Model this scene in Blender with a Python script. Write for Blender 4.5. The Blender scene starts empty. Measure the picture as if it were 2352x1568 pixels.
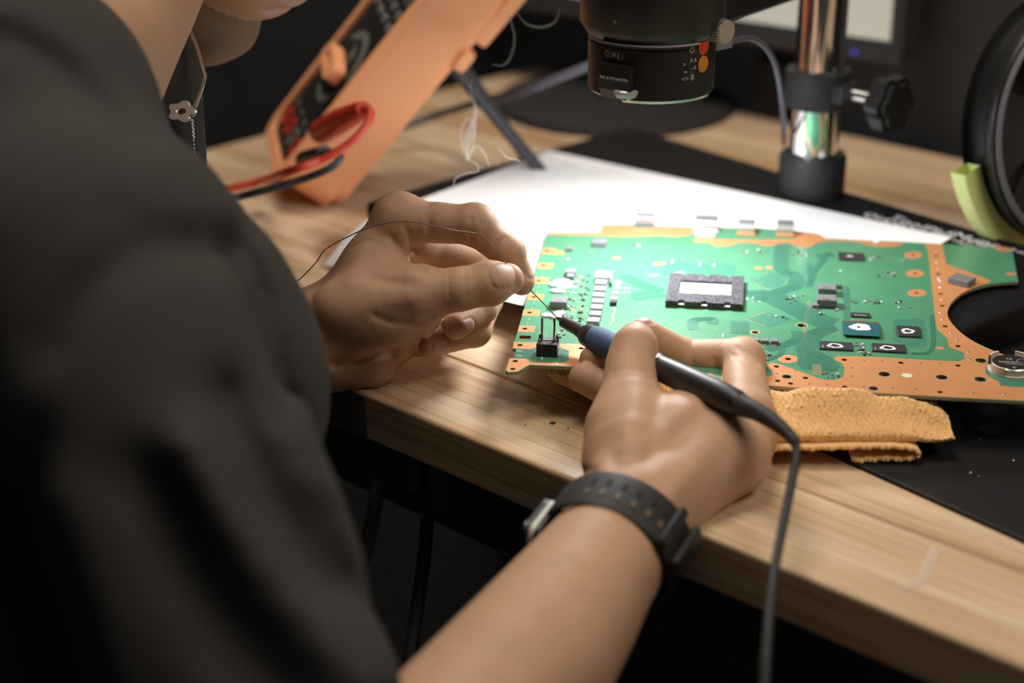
import bpy, bmesh, math, random
import numpy as np
from mathutils import Vector, Matrix, noise
from mathutils.geometry import tessellate_polygon
random.seed(7)
S = bpy.context.scene
COL = S.collection
# ------------------------------------------------------------------ camera
TH = 0.95                       # height of the bench top above the floor
FPX = 4000.0                    # focal length in pixels of the 2352 px wide frame
PIT = math.radians(22.5)
CH = TH + 0.36
cam_d = bpy.data.cameras.new('camera')
cam = bpy.data.objects.new('camera', cam_d)
COL.objects.link(cam)
cam.location = (0, 0, CH)
cam.rotation_euler = (math.pi / 2 - PIT, 0, 0)
cam_d.sensor_width = 36.0
cam_d.lens = FPX / 2352 * 36.0
cam_d.clip_start = 0.02
cam_d.dof.use_dof = True
cam_d.dof.focus_distance = 0.862
cam_d.dof.aperture_fstop = 4.3
S.camera = cam
# ------------------------------------------------------------------ world, lights, exposure
w = bpy.data.worlds.new('world')
S.world = w
w.use_nodes = True
w.node_tree.nodes['Background'].inputs[0].default_value = (1.0, 0.96, 0.90, 1)
w.node_tree.nodes['Background'].inputs[1].default_value = 0.035
S.view_settings.view_transform = 'Standard'
S.view_settings.look = 'None'
S.view_settings.gamma = 1.0
S.view_settings.use_curve_mapping = False
S.view_settings.exposure = 0.0


def area(name, loc, target, size, power, color, shape='RECTANGLE', size_y=None, spread=math.pi):
    d = bpy.data.lights.new(name, 'AREA')
    d.shape = shape
    d.size = size
    if size_y:
        d.size_y = size_y
    d.energy = power
    d.color = color
    d.spread = spread
    o = bpy.data.objects.new(name, d)
    COL.objects.link(o)
    o.location = loc
    v = Vector(target) - Vector(loc)
    o.rotation_euler = v.to_track_quat('-Z', 'Y').to_euler()
    return o


# warm ceiling panels of the workshop, out of frame
area('ceiling_lamp', (-0.16, 1.06, TH + 1.45), (0.15, 0.75, TH), 0.6, 13.5, (1.0, 0.89, 0.75), size_y=0.6)
area('ceiling_lamp_right', (0.85, 0.24, TH + 1.30), (0.25, 0.60, TH), 0.7, 9.0, (1.0, 0.89, 0.75), size_y=0.5)

# ------------------------------------------------------------------ projection helpers (pixel -> world point at a real depth)
cR = np.array([1.0, 0, 0]); cF = np.array([0, math.cos(PIT), -math.sin(PIT)]); cU = np.array([0, math.sin(PIT), math.cos(PIT)])
cC = np.array([0, 0, CH])


def ray(x, y):
    return cF + (x - 1176.0) / FPX * cR - (y - 784.0) / FPX * cU


def PZ(x, y, z=0.0):            # on the horizontal plane z metres above the bench top
    r = ray(x, y)
    return cC + (TH + z - CH) / r[2] * r


def PD(x, y, d):                # at camera depth d
    return cC + d * ray(x, y)


def V(p):
    return Vector((float(p[0]), float(p[1]), float(p[2])))


# ------------------------------------------------------------------ materials
MATS = {}


def mat(name, color, rough=0.5, metal=0.0, bump=0.0, bscale=300.0, vary=0.0, vscale=60.0, emit=0.0, sss=0.0, coat=0.0, alpha=1.0,
        spec=0.5, trans=0.0, rvary=0.0, sheen=0.0, crisp=0.0):
    m = bpy.data.materials.new(name)
    m.use_nodes = True
    nt = m.node_tree
    b = nt.nodes['Principled BSDF']
    b.inputs['Base Color'].default_value = (*color, 1)
    b.inputs['Roughness'].default_value = rough
    b.inputs['Metallic'].default_value = metal
    b.inputs['Specular IOR Level'].default_value = spec
    b.inputs['Coat Weight'].default_value = coat
    b.inputs['Coat Roughness'].default_value = 0.15
    b.inputs['Transmission Weight'].default_value = trans
    b.inputs['Sheen Weight'].default_value = sheen
    if alpha < 1:
        b.inputs['Alpha'].default_value = alpha
    if emit:
        b.inputs['Emission Color'].default_value = (*color, 1)
        b.inputs['Emission Strength'].default_value = emit
    if sss:
        b.inputs['Subsurface Weight'].default_value = sss
        b.inputs['Subsurface Radius'].default_value = (1.0, 0.35, 0.2)
        b.inputs['Subsurface Scale'].default_value = 0.004
    tc = nt.nodes.new('ShaderNodeNewGeometry')

    def noise_node(scale, detail=3):
        n = nt.nodes.new('ShaderNodeTexNoise')
        n.inputs['Scale'].default_value = scale
        n.inputs['Detail'].default_value = detail
        nt.links.new(tc.outputs['Position'], n.inputs['Vector'])
        return n
    if vary:
        n = noise_node(vscale)
        mx = nt.nodes.new('ShaderNodeMix')
        mx.data_type = 'RGBA'
        mx.inputs[6].default_value = (*[c * (1 - vary) for c in color], 1)
        mx.inputs[7].default_value = (*[min(1, c * (1 + vary)) for c in color], 1)
        if crisp:
            cr = nt.nodes.new('ShaderNodeMapRange')
            cr.inputs[1].default_value = 0.5 - crisp
            cr.inputs[2].default_value = 0.5 + crisp
            nt.links.new(n.outputs['Fac'], cr.inputs[0])
            nt.links.new(cr.outputs[0], mx.inputs[0])
        else:
            nt.links.new(n.outputs['Fac'], mx.inputs[0])
        nt.links.new(mx.outputs[2], b.inputs['Base Color'])
    if rvary:
        n = noise_node(vscale)
        mr = nt.nodes.new('ShaderNodeMapRange')
        mr.inputs[3].default_value = max(0, rough - rvary)
        mr.inputs[4].default_value = min(1, rough + rvary)
        nt.links.new(n.outputs['Fac'], mr.inputs[0])
        nt.links.new(mr.outputs[0], b.inputs['Roughness'])
    if bump:
        n = noise_node(bscale, 4)
        bp = nt.nodes.new('ShaderNodeBump')
        bp.inputs['Strength'].default_value = 1.0
        bp.inputs['Distance'].default_value = bump
        nt.links.new(n.outputs['Fac'], bp.inputs['Height'])
        nt.links.new(bp.outputs['Normal'], b.inputs['Normal'])
    MATS[name] = m
    return m


def wood_mat(name='pine'):
    m = bpy.data.materials.new(name)
    m.use_nodes = True
    nt = m.node_tree
    b = nt.nodes['Principled BSDF']
    tc = nt.nodes.new('ShaderNodeTexCoord')
    oi = nt.nodes.new('ShaderNodeObjectInfo')
    add = nt.nodes.new('ShaderNodeVectorMath'); add.operation = 'MULTIPLY_ADD'
    nt.links.new(oi.outputs['Random'], add.inputs[0])
    add.inputs[1].default_value = (7.3, 3.1, 1.7)
    nt.links.new(tc.outputs['Object'], add.inputs[2])
    mp = nt.nodes.new('ShaderNodeMapping')
    mp.inputs['Scale'].default_value = (1.1, 20.0, 20.0)
    nt.links.new(add.outputs[0], mp.inputs['Vector'])
    n1 = nt.nodes.new('ShaderNodeTexNoise'); n1.inputs['Scale'].default_value = 1.6; n1.inputs['Detail'].default_value = 5
    n1.inputs['Distortion'].default_value = 0.6
    nt.links.new(mp.outputs[0], n1.inputs['Vector'])
    mp2 = nt.nodes.new('ShaderNodeMapping'); mp2.inputs['Scale'].default_value = (9.0, 420.0, 420.0)
    nt.links.new(add.outputs[0], mp2.inputs['Vector'])
    n2 = nt.nodes.new('ShaderNodeTexNoise'); n2.inputs['Scale'].default_value = 1.0; n2.inputs['Detail'].default_value = 3
    nt.links.new(mp2.outputs[0], n2.inputs['Vector'])
    r1 = nt.nodes.new('ShaderNodeValToRGB')
    r1.color_ramp.elements[0].position = 0.32; r1.color_ramp.elements[0].color = (0.50, 0.32, 0.175, 1)
    r1.color_ramp.elements[1].position = 0.62; r1.color_ramp.elements[1].color = (0.72, 0.545, 0.375, 1)
    nt.links.new(n1.outputs['Fac'], r1.inputs[0])
    r2 = nt.nodes.new('ShaderNodeValToRGB')
    r2.color_ramp.elements[0].position = 0.34; r2.color_ramp.elements[0].color = (0.55, 0.42, 0.32, 1)
    r2.color_ramp.elements[1].position = 0.5; r2.color_ramp.elements[1].color = (1, 1, 1, 1)
    nt.links.new(n2.outputs['Fac'], r2.inputs[0])
    mx = nt.nodes.new('ShaderNodeMix'); mx.data_type = 'RGBA'; mx.blend_type = 'MULTIPLY'; mx.inputs[0].default_value = 0.5
    nt.links.new(r1.outputs[0], mx.inputs[6]); nt.links.new(r2.outputs[0], mx.inputs[7])
    nt.links.new(mx.outputs[2], b.inputs['Base Color'])
    b.inputs['Roughness'].default_value = 0.27
    bp = nt.nodes.new('ShaderNodeBump'); bp.inputs['Distance'].default_value = 0.00012
    nt.links.new(n2.outputs['Fac'], bp.inputs['Height']); nt.links.new(bp.outputs[0], b.inputs['Normal'])
    return m


# ------------------------------------------------------------------ object helpers
MW = {}                         # world matrix of every object made here


def link(o, parent=None, world=None):
    COL.objects.link(o)
    wm = world or Matrix.Identity(4)
    if parent is not None:
        o.parent = parent
        o.matrix_local = MW[parent.name].inverted() @ wm
    else:
        o.matrix_local = wm
    MW[o.name] = wm
    return o


def tag(o, label=None, cat=None, group=None, kind=None):
    if label: o['label'] = label
    if cat: o['category'] = cat
    if group: o['group'] = group
    if kind: o['kind'] = kind
    return o


def thing(name, label, cat, loc, group=None, rotz=0.0):
    o = bpy.data.objects.new(name, None)
    o.empty_display_size = 0.01
    link(o, None, Matrix.Translation(V(loc)) @ Matrix.Rotation(rotz, 4, 'Z'))
    return tag(o, label, cat, group)


def mesh_data(name, geo, m, smooth=False):
    v, f = geo[0], geo[1]
    me = bpy.data.meshes.new(name)
    me.from_pydata([tuple(map(float, p)) for p in v], [], [tuple(map(int, q)) for q in f])
    if m is not None:
        for mm in (m if isinstance(m, (list, tuple)) else [m]):
            me.materials.append(mm)
    if smooth:
        me.polygons.foreach_set('use_smooth', [True] * len(me.polygons))
    me.update()
    if smooth:
        me.set_sharp_from_angle(angle=math.radians(38))
    return me


def obj(name, geo, m, parent=None, smooth=False, origin=None, local=None):
    """world-space geometry -> object; its origin goes to `origin` (default: parent's frame or the geometry's centre)"""
    v = np.array([tuple(p) for p in geo[0]], float)
    if parent is not None:
        wm = MW[parent.name]
    else:
        c = (v.min(0) + v.max(0)) / 2
        c[2] = v[:, 2].min()
        wm = Matrix.Translation(V(c))
    if origin is not None:
        wm = Matrix.Translation(V(origin))
    im = np.array(wm.inverted())
    lv = v @ im[:3, :3].T + im[:3, 3]
    o = bpy.data.objects.new(name, mesh_data(name, (lv, geo[1]), m, smooth))
    return link(o, parent, wm)


def place(name, me, parent, wm):
    """an object on shared mesh data at world matrix wm"""
    o = bpy.data.objects.new(name, me)
    return link(o, parent, wm)


def merge(*gs):
    V_, F_ = [], []
    for g in gs:
        n = len(V_)
        V_ += [tuple(p) for p in g[0]]
        F_ += [tuple(i + n for i in f) for f in g[1]]
    return V_, F_


def from_bm(bm):
    bm.verts.index_update()
    v = [tuple(x.co) for x in bm.verts]
    f = [tuple(x.index for x in q.verts) for q in bm.faces]
    bm.free()
    return v, f


def xf(geo, M):
    return [tuple(M @ Vector(p)) for p in geo[0]], geo[1]


def frame(origin, x, y=None, z=None):
    x = Vector(x).normalized()
    if z is not None:
        z = Vector(z); z = (z - x * z.dot(x)).normalized(); y = z.cross(x)
    else:
        y = Vector(y); y = (y - x * y.dot(x)).normalized(); z = x.cross(y)
    o = V(origin)
    return Matrix(((x.x, y.x, z.x, o.x), (x.y, y.y, z.y, o.y), (x.z, y.z, z.z, o.z), (0, 0, 0, 1)))


def box(sx, sy, sz, bevel=0.0, seg=2, base=True):
    """box centred in x, y; standing on z = 0 (base) or centred"""
    bm = bmesh.new()
    bmesh.ops.create_cube(bm, size=1.0)
    bmesh.ops.scale(bm, vec=(sx, sy, sz), verts=bm.verts)
    if bevel:
        bmesh.ops.bevel(bm, geom=bm.edges[:], offset=bevel, segments=seg, profile=0.5, affect='EDGES')
    if base:
        bmesh.ops.translate(bm, vec=(0, 0, sz / 2), verts=bm.verts)
    return from_bm(bm)


def lathe(prof, n=48, a0=0.0, a1=2 * math.pi):
    """profile [(r, z)...] about the z axis"""
    full = abs(a1 - a0 - 2 * math.pi) < 1e-6
    k = n if full else n + 1
    v, f = [], []
    for i in range(k):
        a = a0 + (a1 - a0) * i / n
        for r, z in prof:
            v.append((r * math.cos(a), r * math.sin(a), z))
    m = len(prof)
    for i in range(n):
        j = (i + 1) % k
        for q in range(m - 1):
            f.append((i * m + q, j * m + q, j * m + q + 1, i * m + q + 1))
    return v, f


def cyl(r, h, n=24, r2=None, bev=0.0):
    r2 = r if r2 is None else r2
    if bev:
        return lathe([(0, 0), (r - bev, 0), (r, bev), (r2, h - bev), (r2 - bev, h), (0, h)], n)
    return lathe([(0, 0), (r, 0), (r2, h), (0, h)], n)


def spline(pts, n=8):
    P = [Vector(p) for p in pts]
    out = []
    for i in range(len(P) - 1):
        p0 = P[max(0, i - 1)]; p1 = P[i]; p2 = P[i + 1]; p3 = P[min(len(P) - 1, i + 2)]
        for k in range(n):
            t = k / n
            out.append(0.5 * ((2 * p1) + (p2 - p0) * t + (2 * p0 - 5 * p1 + 4 * p2 - p3) * t * t + (3 * p1 - p0 - 3 * p2 + p3) * t ** 3))
    out.append(P[-1])
    return out


def tube(pts, rad, n=10, caps=True):
    P = [Vector(p) for p in pts]
    rr = rad if isinstance(rad, (list, tuple)) else [rad] * len(P)
    v, f = [], []
    up = None
    for i, p in enumerate(P):
        t = (P[min(i + 1, len(P) - 1)] - P[max(i - 1, 0)]).normalized()
        if up is None:
            up = t.orthogonal().normalized()
        else:
            up = (up - t * up.dot(t)).normalized()
        s = t.cross(up)
        for k in range(n):
            a = 2 * math.pi * k / n
            v.append(tuple(p + (up * math.cos(a) + s * math.sin(a)) * rr[i]))
    for i in range(len(P) - 1):
        for k in range(n):
            a, b = i * n + k, i * n + (k + 1) % n
            f.append((a, b, b + n, a + n))
    if caps:
        f.append(tuple(range(n))[::-1])
        f.append(tuple(range((len(P) - 1) * n, len(P) * n)))
    return v, f


def prism(loops, z0, z1):
    """outer loop + holes (xy lists) extruded between z0 and z1"""
    ls = [[Vector((p[0], p[1], 0)) for p in L] for L in loops]
    tris = tessellate_polygon(ls)
    flat = [p for L in ls for p in L]
    n = len(flat)
    v = [(p.x, p.y, z1) for p in flat] + [(p.x, p.y, z0) for p in flat]
    f = []
    for t in tris:
        a, b, c = (flat[i] for i in t)
        cw = (b - a).cross(c - a).z < 0
        t = t[::-1] if cw else t
        f.append(tuple(t)); f.append(tuple(i + n for i in t[::-1]))
    o = 0
    for k, L in enumerate(ls):
        ar = sum(L[i].x * L[(i + 1) % len(L)].y - L[(i + 1) % len(L)].x * L[i].y for i in range(len(L)))
        ccw = ar > 0
        if k: ccw = not ccw
        for i in range(len(L)):
            a, b = o + i, o + (i + 1) % len(L)
            f.append((a, a + n, b + n, b) if ccw else (b, b + n, a + n, a))
        o += len(L)
    return v, f


def fillet(poly, r, n=4):
    out = []
    P = [Vector((p[0], p[1])) for p in poly]
    for i, p in enumerate(P):
        a, b = P[i - 1], P[(i + 1) % len(P)]
        da, db = (a - p), (b - p)
        q = min(r, da.length * 0.45, db.length * 0.45)
        s, e = p + da.normalized() * q, p + db.normalized() * q
        for k in range(n + 1):
            t = k / n
            out.append(tuple((1 - t) ** 2 * s + 2 * t * (1 - t) * p + t * t * e))
    return out


def text(s, size, M, m, parent, name='lettering', depth=0.00003, align='CENTER', xs=1.0):
    cu = bpy.data.curves.new('lettering_curve', 'FONT')
    cu.body = s
    cu.size = size
    cu.align_x = align
    cu.align_y = 'CENTER'
    cu.extrude = depth
    cu.resolution_u = 3
    tmp = bpy.data.objects.new('lettering_tmp', cu)
    me = bpy.data.meshes.new_from_object(tmp)
    bpy.data.objects.remove(tmp)
    bpy.data.curves.remove(cu)
    me.name = name
    me.materials.clear(); me.materials.append(m)
    if xs != 1.0:
        me.transform(Matrix.Diagonal((xs, 1, 1, 1)))
    o = bpy.data.objects.new(name, me)
    return link(o, parent, M)


def dup(root, wm, label=None):
    """copy of a thing with its parts and sub-parts"""
    c = root.copy()
    COL.objects.link(c)
    c.matrix_local = wm
    MW[c.name] = wm
    if label: c['label'] = label
    for ch in root.children:
        d = ch.copy(); COL.objects.link(d); d.parent = c
        for g in ch.children:
            e = g.copy(); COL.objects.link(e); e.parent = d
    return c
# ------------------------------------------------------------------ signed-distance bodies: smooth unions of tapered limbs, meshed by surface nets
def smin(a, b, k):
    h = np.clip(0.5 + 0.5 * (b - a) / k, 0, 1)
    return b * (1 - h) + a * h - k * h * (1 - h)


class Field:
    def __init__(s, lo, hi, h):
        s.h = h
        s.lo = np.array(lo, float)
        n = np.ceil((np.array(hi) - s.lo) / h).astype(int) + 1
        s.F = np.full(n, 0.05, np.float32)

    def sub(s, lo, hi):
        a = np.clip(np.floor((np.array(lo) - s.lo) / s.h).astype(int), 0, np.array(s.F.shape) - 1)
        b = np.clip(np.ceil((np.array(hi) - s.lo) / s.h).astype(int) + 1, 1, np.array(s.F.shape))
        b = np.maximum(b, a + 1)
        sl = tuple(slice(x, y) for x, y in zip(a, b))
        ax = [(s.lo[i] + s.h * np.arange(a[i], b[i])).astype(np.float32) for i in range(3)]
        return sl, ax[0][:, None, None], ax[1][None, :, None], ax[2][None, None, :]


def cone_d(X, Y, Z, a, b, ra, rb):
    ab = b - a
    L = float(ab @ ab) + 1e-12
    t = np.clip(((X - a[0]) * ab[0] + (Y - a[1]) * ab[1] + (Z - a[2]) * ab[2]) / L, 0, 1)
    return np.sqrt((X - a[0] - t * ab[0]) ** 2 + (Y - a[1] - t * ab[1]) ** 2 + (Z - a[2] - t * ab[2]) ** 2) - (ra + t * (rb - ra))


def add_chain(fl, pts, k, base=None, inner=None, pad=0.012):
    """pts [(p, r)...]; smooth-united (k) with `base` (default: the field itself)"""
    P = [np.array(p, float) for p, r in pts]; R = [r for p, r in pts]
    lo = np.min([p - r for p, r in zip(P, R)], 0) - k - pad
    hi = np.max([p + r for p, r in zip(P, R)], 0) + k + pad
    sl, X, Y, Z = fl.sub(lo, hi)
    d = None
    for i in range(len(P) - 1):
        c = cone_d(X, Y, Z, P[i], P[i + 1], R[i], R[i + 1])
        d = c if d is None else (np.minimum(d, c) if inner is None else smin(d, c, inner))
    src = fl.F if base is None else base
    u = smin(src[sl], d, k)
    fl.F[sl] = np.minimum(fl.F[sl], u)


def add_ell(fl, c, axes, rad, k):
    c = np.array(c, float); A = [np.array(a, float) / np.linalg.norm(a) for a in axes]
    m = max(rad) + k + 0.01
    sl, X, Y, Z = fl.sub(c - m, c + m)
    q = [((X - c[0]) * a[0] + (Y - c[1]) * a[1] + (Z - c[2]) * a[2]) for a in A]
    k0 = np.sqrt(sum((x / r) ** 2 for x, r in zip(q, rad))) + 1e-9
    k1 = np.sqrt(sum((x / (r * r)) ** 2 for x, r in zip(q, rad))) + 1e-9
    fl.F[sl] = smin(fl.F[sl], k0 * (k0 - 1) / k1, k)


def groove(fl, pts, r, depth):
    """press a soft crease of width r and depth into the surface along a path"""
    P = [np.array(p, float) for p in pts]
    lo = np.min(P, 0) - 3 * r; hi = np.max(P, 0) + 3 * r
    sl, X, Y, Z = fl.sub(lo, hi)
    d = None
    for i in range(len(P) - 1):
        c = cone_d(X, Y, Z, P[i], P[i + 1], 0, 0)
        d = c if d is None else np.minimum(d, c)
    fl.F[sl] += depth * np.exp(-(d / r) ** 2)


def crease(fl, px, r, depth, dmin=0.0, dmax=9.0):
    """the same along a path given in the picture, on whichever surface lies between two camera depths; r in px"""
    q = np.array(px, float)
    nx_, ny_, nz_ = fl.F.shape
    if getattr(fl, 'near', None) is None:
        fl.near = np.nonzero(np.abs(fl.F) < 0.016)
    I = fl.near
    d_ = (fl.lo[1] + fl.h * I[1]) * cF[1] + (fl.lo[2] + fl.h * I[2] - CH) * cF[2]
    ok = (d_ > dmin) & (d_ < dmax)
    I = tuple(q_[ok] for q_ in I); d_ = d_[ok]
    px_ = 1176 + FPX * (fl.lo[0] + fl.h * I[0]) / d_
    py_ = 784 - FPX * ((fl.lo[1] + fl.h * I[1]) * cU[1] + (fl.lo[2] + fl.h * I[2] - CH) * cU[2]) / d_
    best = np.full(len(d_), 1e9)
    for a, b in zip(q[:-1], q[1:]):
        ab = b - a; t = np.clip(((px_ - a[0]) * ab[0] + (py_ - a[1]) * ab[1]) / (ab @ ab), 0, 1)
        best = np.minimum(best, np.hypot(px_ - a[0] - t * ab[0], py_ - a[1] - t * ab[1]))
    fl.F[I] += (depth * np.exp(-(best / r) ** 2)).astype(np.float32)


def nail(fl, c, u, w_, n, a, b):
    """raised nail plate with a rim; returns a test for its faces"""
    c = np.array(c, float); n = np.array(n, float); n /= np.linalg.norm(n)
    u = np.array(u, float); u -= n * (u @ n); u /= np.linalg.norm(u); w2 = np.cross(n, u)
    m = max(a, b) * 1.5
    sl, X, Y, Z = fl.sub(c - m, c + m)
    def loc(X, Y, Z):
        return ((X - c[0]) * u[0] + (Y - c[1]) * u[1] + (Z - c[2]) * u[2], (X - c[0]) * w2[0] + (Y - c[1]) * w2[1] + (Z - c[2]) * w2[2],
                (X - c[0]) * n[0] + (Y - c[1]) * n[1] + (Z - c[2]) * n[2])
    p, q, t = loc(X, Y, Z)
    e = (np.abs(p / a) ** 2.6 + np.abs(q / b) ** 2.6) ** (1 / 2.6)
    ok = np.abs(t) < 0.006
    fl.F[sl] += np.where(ok, np.where(e < 0.92, -0.00025, 0.0004 * np.exp(-((e - 1.04) / 0.09) ** 2)), 0)

    def test(P):
        p, q, t = loc(P[:, 0], P[:, 1], P[:, 2])
        return ((np.abs(p / a) ** 2.6 + np.abs(q / b) ** 2.6) < 0.97) & (np.abs(t) < 0.006)
    return test


def surface(fl, smooth=2, relax=0):
    F = fl.F
    S_ = F < 0
    nx, ny, nz = F.shape
    cnt = np.zeros((nx - 1, ny - 1, nz - 1), np.int8)
    for i in (0, 1):
        for j in (0, 1):
            for k in (0, 1):
                cnt += S_[i:nx - 1 + i, j:ny - 1 + j, k:nz - 1 + k]
    act = (cnt > 0) & (cnt < 8)
    idx = np.full(act.shape, -1, np.int64)
    cells = np.argwhere(act)
    idx[act] = np.arange(len(cells))
    acc = np.zeros((len(cells), 3)); num = np.zeros(len(cells))
    ci, cj, ck = cells.T
    corners = [(0, 0, 0), (1, 0, 0), (0, 1, 0), (1, 1, 0), (0, 0, 1), (1, 0, 1), (0, 1, 1), (1, 1, 1)]
    for a in range(8):
        for b in range(a + 1, 8):
            A, B = corners[a], corners[b]
            if sum(x != y for x, y in zip(A, B)) != 1: continue
            fa = F[ci + A[0], cj + A[1], ck + A[2]]; fb = F[ci + B[0], cj + B[1], ck + B[2]]
            cr = (fa < 0) != (fb < 0)
            t = np.where(cr, fa / np.where(cr, fa - fb, 1), 0)
            for d in range(3):
                acc[:, d] += np.where(cr, A[d] + t * (B[d] - A[d]), 0)
            num += cr
    verts = fl.lo + fl.h * (cells + acc / num[:, None])
    faces = []
    for ax in range(3):
        sl0 = [slice(1, n - 1) for n in F.shape]; sl1 = list(sl0)
        sl0[ax] = slice(0, F.shape[ax] - 1); sl1[ax] = slice(1, F.shape[ax])
        s0, s1 = S_[tuple(sl0)], S_[tuple(sl1)]
        e = np.argwhere(s0 != s1)
        if not len(e): continue
        flip = s0[tuple(e.T)]
        off = np.array([1, 1, 1]); off[ax] = 0
        g = e + off
        o1, o2 = (ax + 1) % 3, (ax + 2) % 3
        d1 = np.zeros(3, int); d1[o1] = 1
        d2 = np.zeros(3, int); d2[o2] = 1
        q = [idx[tuple((g - d1 - d2).T)], idx[tuple((g - d2).T)], idx[tuple(g.T)], idx[tuple((g - d1).T)]]
        Q = np.stack(q, 1)
        Q[~flip] = Q[~flip][:, ::-1]
        faces.append(Q)
    Q = np.concatenate(faces)
    Q = Q[(Q >= 0).all(1)]
    E_ = np.concatenate([Q[:, [0, 1]], Q[:, [1, 2]], Q[:, [2, 3]], Q[:, [3, 0]]])
    deg = np.bincount(E_.ravel(), minlength=len(verts))[:, None] + 1e-9
    for it in range(smooth * 2 + relax):
        sm = np.zeros_like(verts)
        for d in range(3):
            sm[:, d] = np.bincount(E_[:, 0], verts[E_[:, 1], d], len(verts)) + np.bincount(E_[:, 1], verts[E_[:, 0], d], len(verts))
        lap = sm / deg - verts
        verts = verts + (0.5 if it % 2 == 0 or it >= smooth * 2 else -0.52) * lap
    return verts, Q


def big_mesh(name, verts, quads, mats, fmat=None):
    me = bpy.data.meshes.new(name)
    me.vertices.add(len(verts)); me.vertices.foreach_set('co', np.asarray(verts, np.float32).ravel())
    me.loops.add(len(quads) * 4); me.loops.foreach_set('vertex_index', np.asarray(quads, np.int32).ravel())
    me.polygons.add(len(quads))
    me.polygons.foreach_set('loop_start', np.arange(0, len(quads) * 4, 4, dtype=np.int32))
    me.polygons.foreach_set('use_smooth', np.ones(len(quads), bool))
    for m in mats: me.materials.append(m)
    if fmat is not None: me.polygons.foreach_set('material_index', np.asarray(fmat, np.int32))
    me.update(calc_edges=True); me.validate()
    return me
# ------------------------------------------------------------------ palette
PINE = wood_mat()
STEEL_BLACK = mat('black_steel', (0.010, 0.010, 0.011), 0.5)
BLACK_PL = mat('black_plastic', (0.012, 0.012, 0.013), 0.42, bump=0.00004, bscale=2500)
BLACK_MATTE = mat('black_matte', (0.014, 0.013, 0.013), 0.75)
BLACK_RUBBER = mat('black_rubber', (0.022, 0.022, 0.024), 0.6)
CHROME = mat('chrome', (0.88, 0.88, 0.88), 0.06, 1.0)
STEEL = mat('brushed_steel', (0.6, 0.58, 0.55), 0.3, 1.0)
SILVER = mat('solder_silver', (0.8, 0.8, 0.78), 0.28, 1.0)
WHITE_INK = mat('white_print', (0.80, 0.78, 0.82), 0.6)
GREY_INK = mat('grey_print', (0.50, 0.46, 0.42), 0.6)
DARK_INK = mat('dark_print', (0.006, 0.006, 0.006), 0.7)
WALL_L = mat('wall_black', (0.022, 0.022, 0.021), 0.95, bump=0.002, bscale=6)
WALL_B = mat('wall_charcoal', (0.050, 0.053, 0.058), 0.9, vary=0.3, vscale=9, bump=0.001, bscale=40)
FLOOR = mat('floor_concrete', (0.19, 0.185, 0.18), 0.8, vary=0.25, vscale=5)

# ------------------------------------------------------------------ bench frame of reference
E1 = np.array([math.cos(math.radians(-43.04)), math.sin(math.radians(-43.04)), 0])
E2 = np.array([-E1[1], E1[0], 0])
A0 = PZ(840, 905)
CORN = A0 - 0.409 * E1                   # front left corner of the bench top
DEPTH, LEN, THK = 0.575, 1.75, 0.0255


def T(u, v, z=0.0):                      # along the front edge, back from it, above the bench top
    return CORN + u * E1 + v * E2 + np.array([0, 0, z])


def TM(u, v, z=0.0):
    return frame(T(u, v, z), E1, E2)


# ------------------------------------------------------------------ room shell
def slab(name, M, sx, sy, sz, m):
    o = place(name, mesh_data(name, box(sx, sy, sz), m), None, M)
    return tag(o, kind='structure')


slab('floor', Matrix.Translation((0.2, 0.9, -0.05)), 5.0, 5.0, 0.05, FLOOR)
slab('wall_back', frame(T(0.9, DEPTH + 0.055, -TH), E1, E2), 3.36, 0.06, 2.7, WALL_B)
slab('wall_left', frame(T(-0.75, -0.2, -TH), E1, E2), 0.06, 4.4, 2.7, WALL_L)

# ------------------------------------------------------------------ workbench: butcher-block staves on a black steel frame
bench = thing('workbench', 'long pine butcher-block workbench with a black steel frame', 'workbench', T(0.6, 0.28, -TH), rotz=math.radians(-43.04))
NST = 9
SW = DEPTH / NST
bm_ = box(LEN, SW - 0.0004, THK, 0.0009, 1)
front_ = box(LEN, SW - 0.0004, THK, 0.0022, 3)
me_s = mesh_data('stave', bm_, PINE); me_f = mesh_data('stave', front_, PINE)
for i in range(NST):
    place('stave', me_f if i in (0, NST - 1) else me_s, bench, TM(LEN / 2, SW * (i + 0.5), -THK))
place('apron', mesh_data('apron', box(LEN - 0.02, 0.035, 0.052, 0.002), STEEL_BLACK), bench, TM(LEN / 2, 0.045, -THK - 0.052))
place('apron', mesh_data('apron', box(LEN - 0.02, 0.035, 0.052, 0.002), STEEL_BLACK), bench, TM(LEN / 2, DEPTH - 0.045, -THK - 0.052))
place('side_rail', mesh_data('side_rail', box(0.035, DEPTH - 0.13, 0.052, 0.002), STEEL_BLACK), bench, TM(0.045, DEPTH / 2, -THK - 0.052))
place('side_rail', mesh_data('side_rail', box(0.035, DEPTH - 0.13, 0.052, 0.002), STEEL_BLACK), bench, TM(LEN - 0.045, DEPTH / 2, -THK - 0.052))
legm = mesh_data('leg', box(0.05, 0.05, TH - THK - 0.052, 0.003), STEEL_BLACK)
for u in (0.05, LEN - 0.05):
    for v in (0.05, DEPTH - 0.05):
        place('leg', legm, bench, TM(u, v, -TH))
BRK = mat('bracket_steel', (0.035, 0.035, 0.04), 0.5)
place('clamp_bracket', mesh_data('clamp_bracket', box(0.013, 0.004, 0.034, 0.001), BRK), bench, TM(0.435, 0.0255, -THK - 0.040))
place('clamp_bracket', mesh_data('clamp_bracket', box(0.008, 0.006, 0.028, 0.003), BRK), bench, TM(0.417, 0.0245, -THK - 0.036))
STICK = mat('grey_sticker', (0.085, 0.08, 0.082), 0.55)
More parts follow.
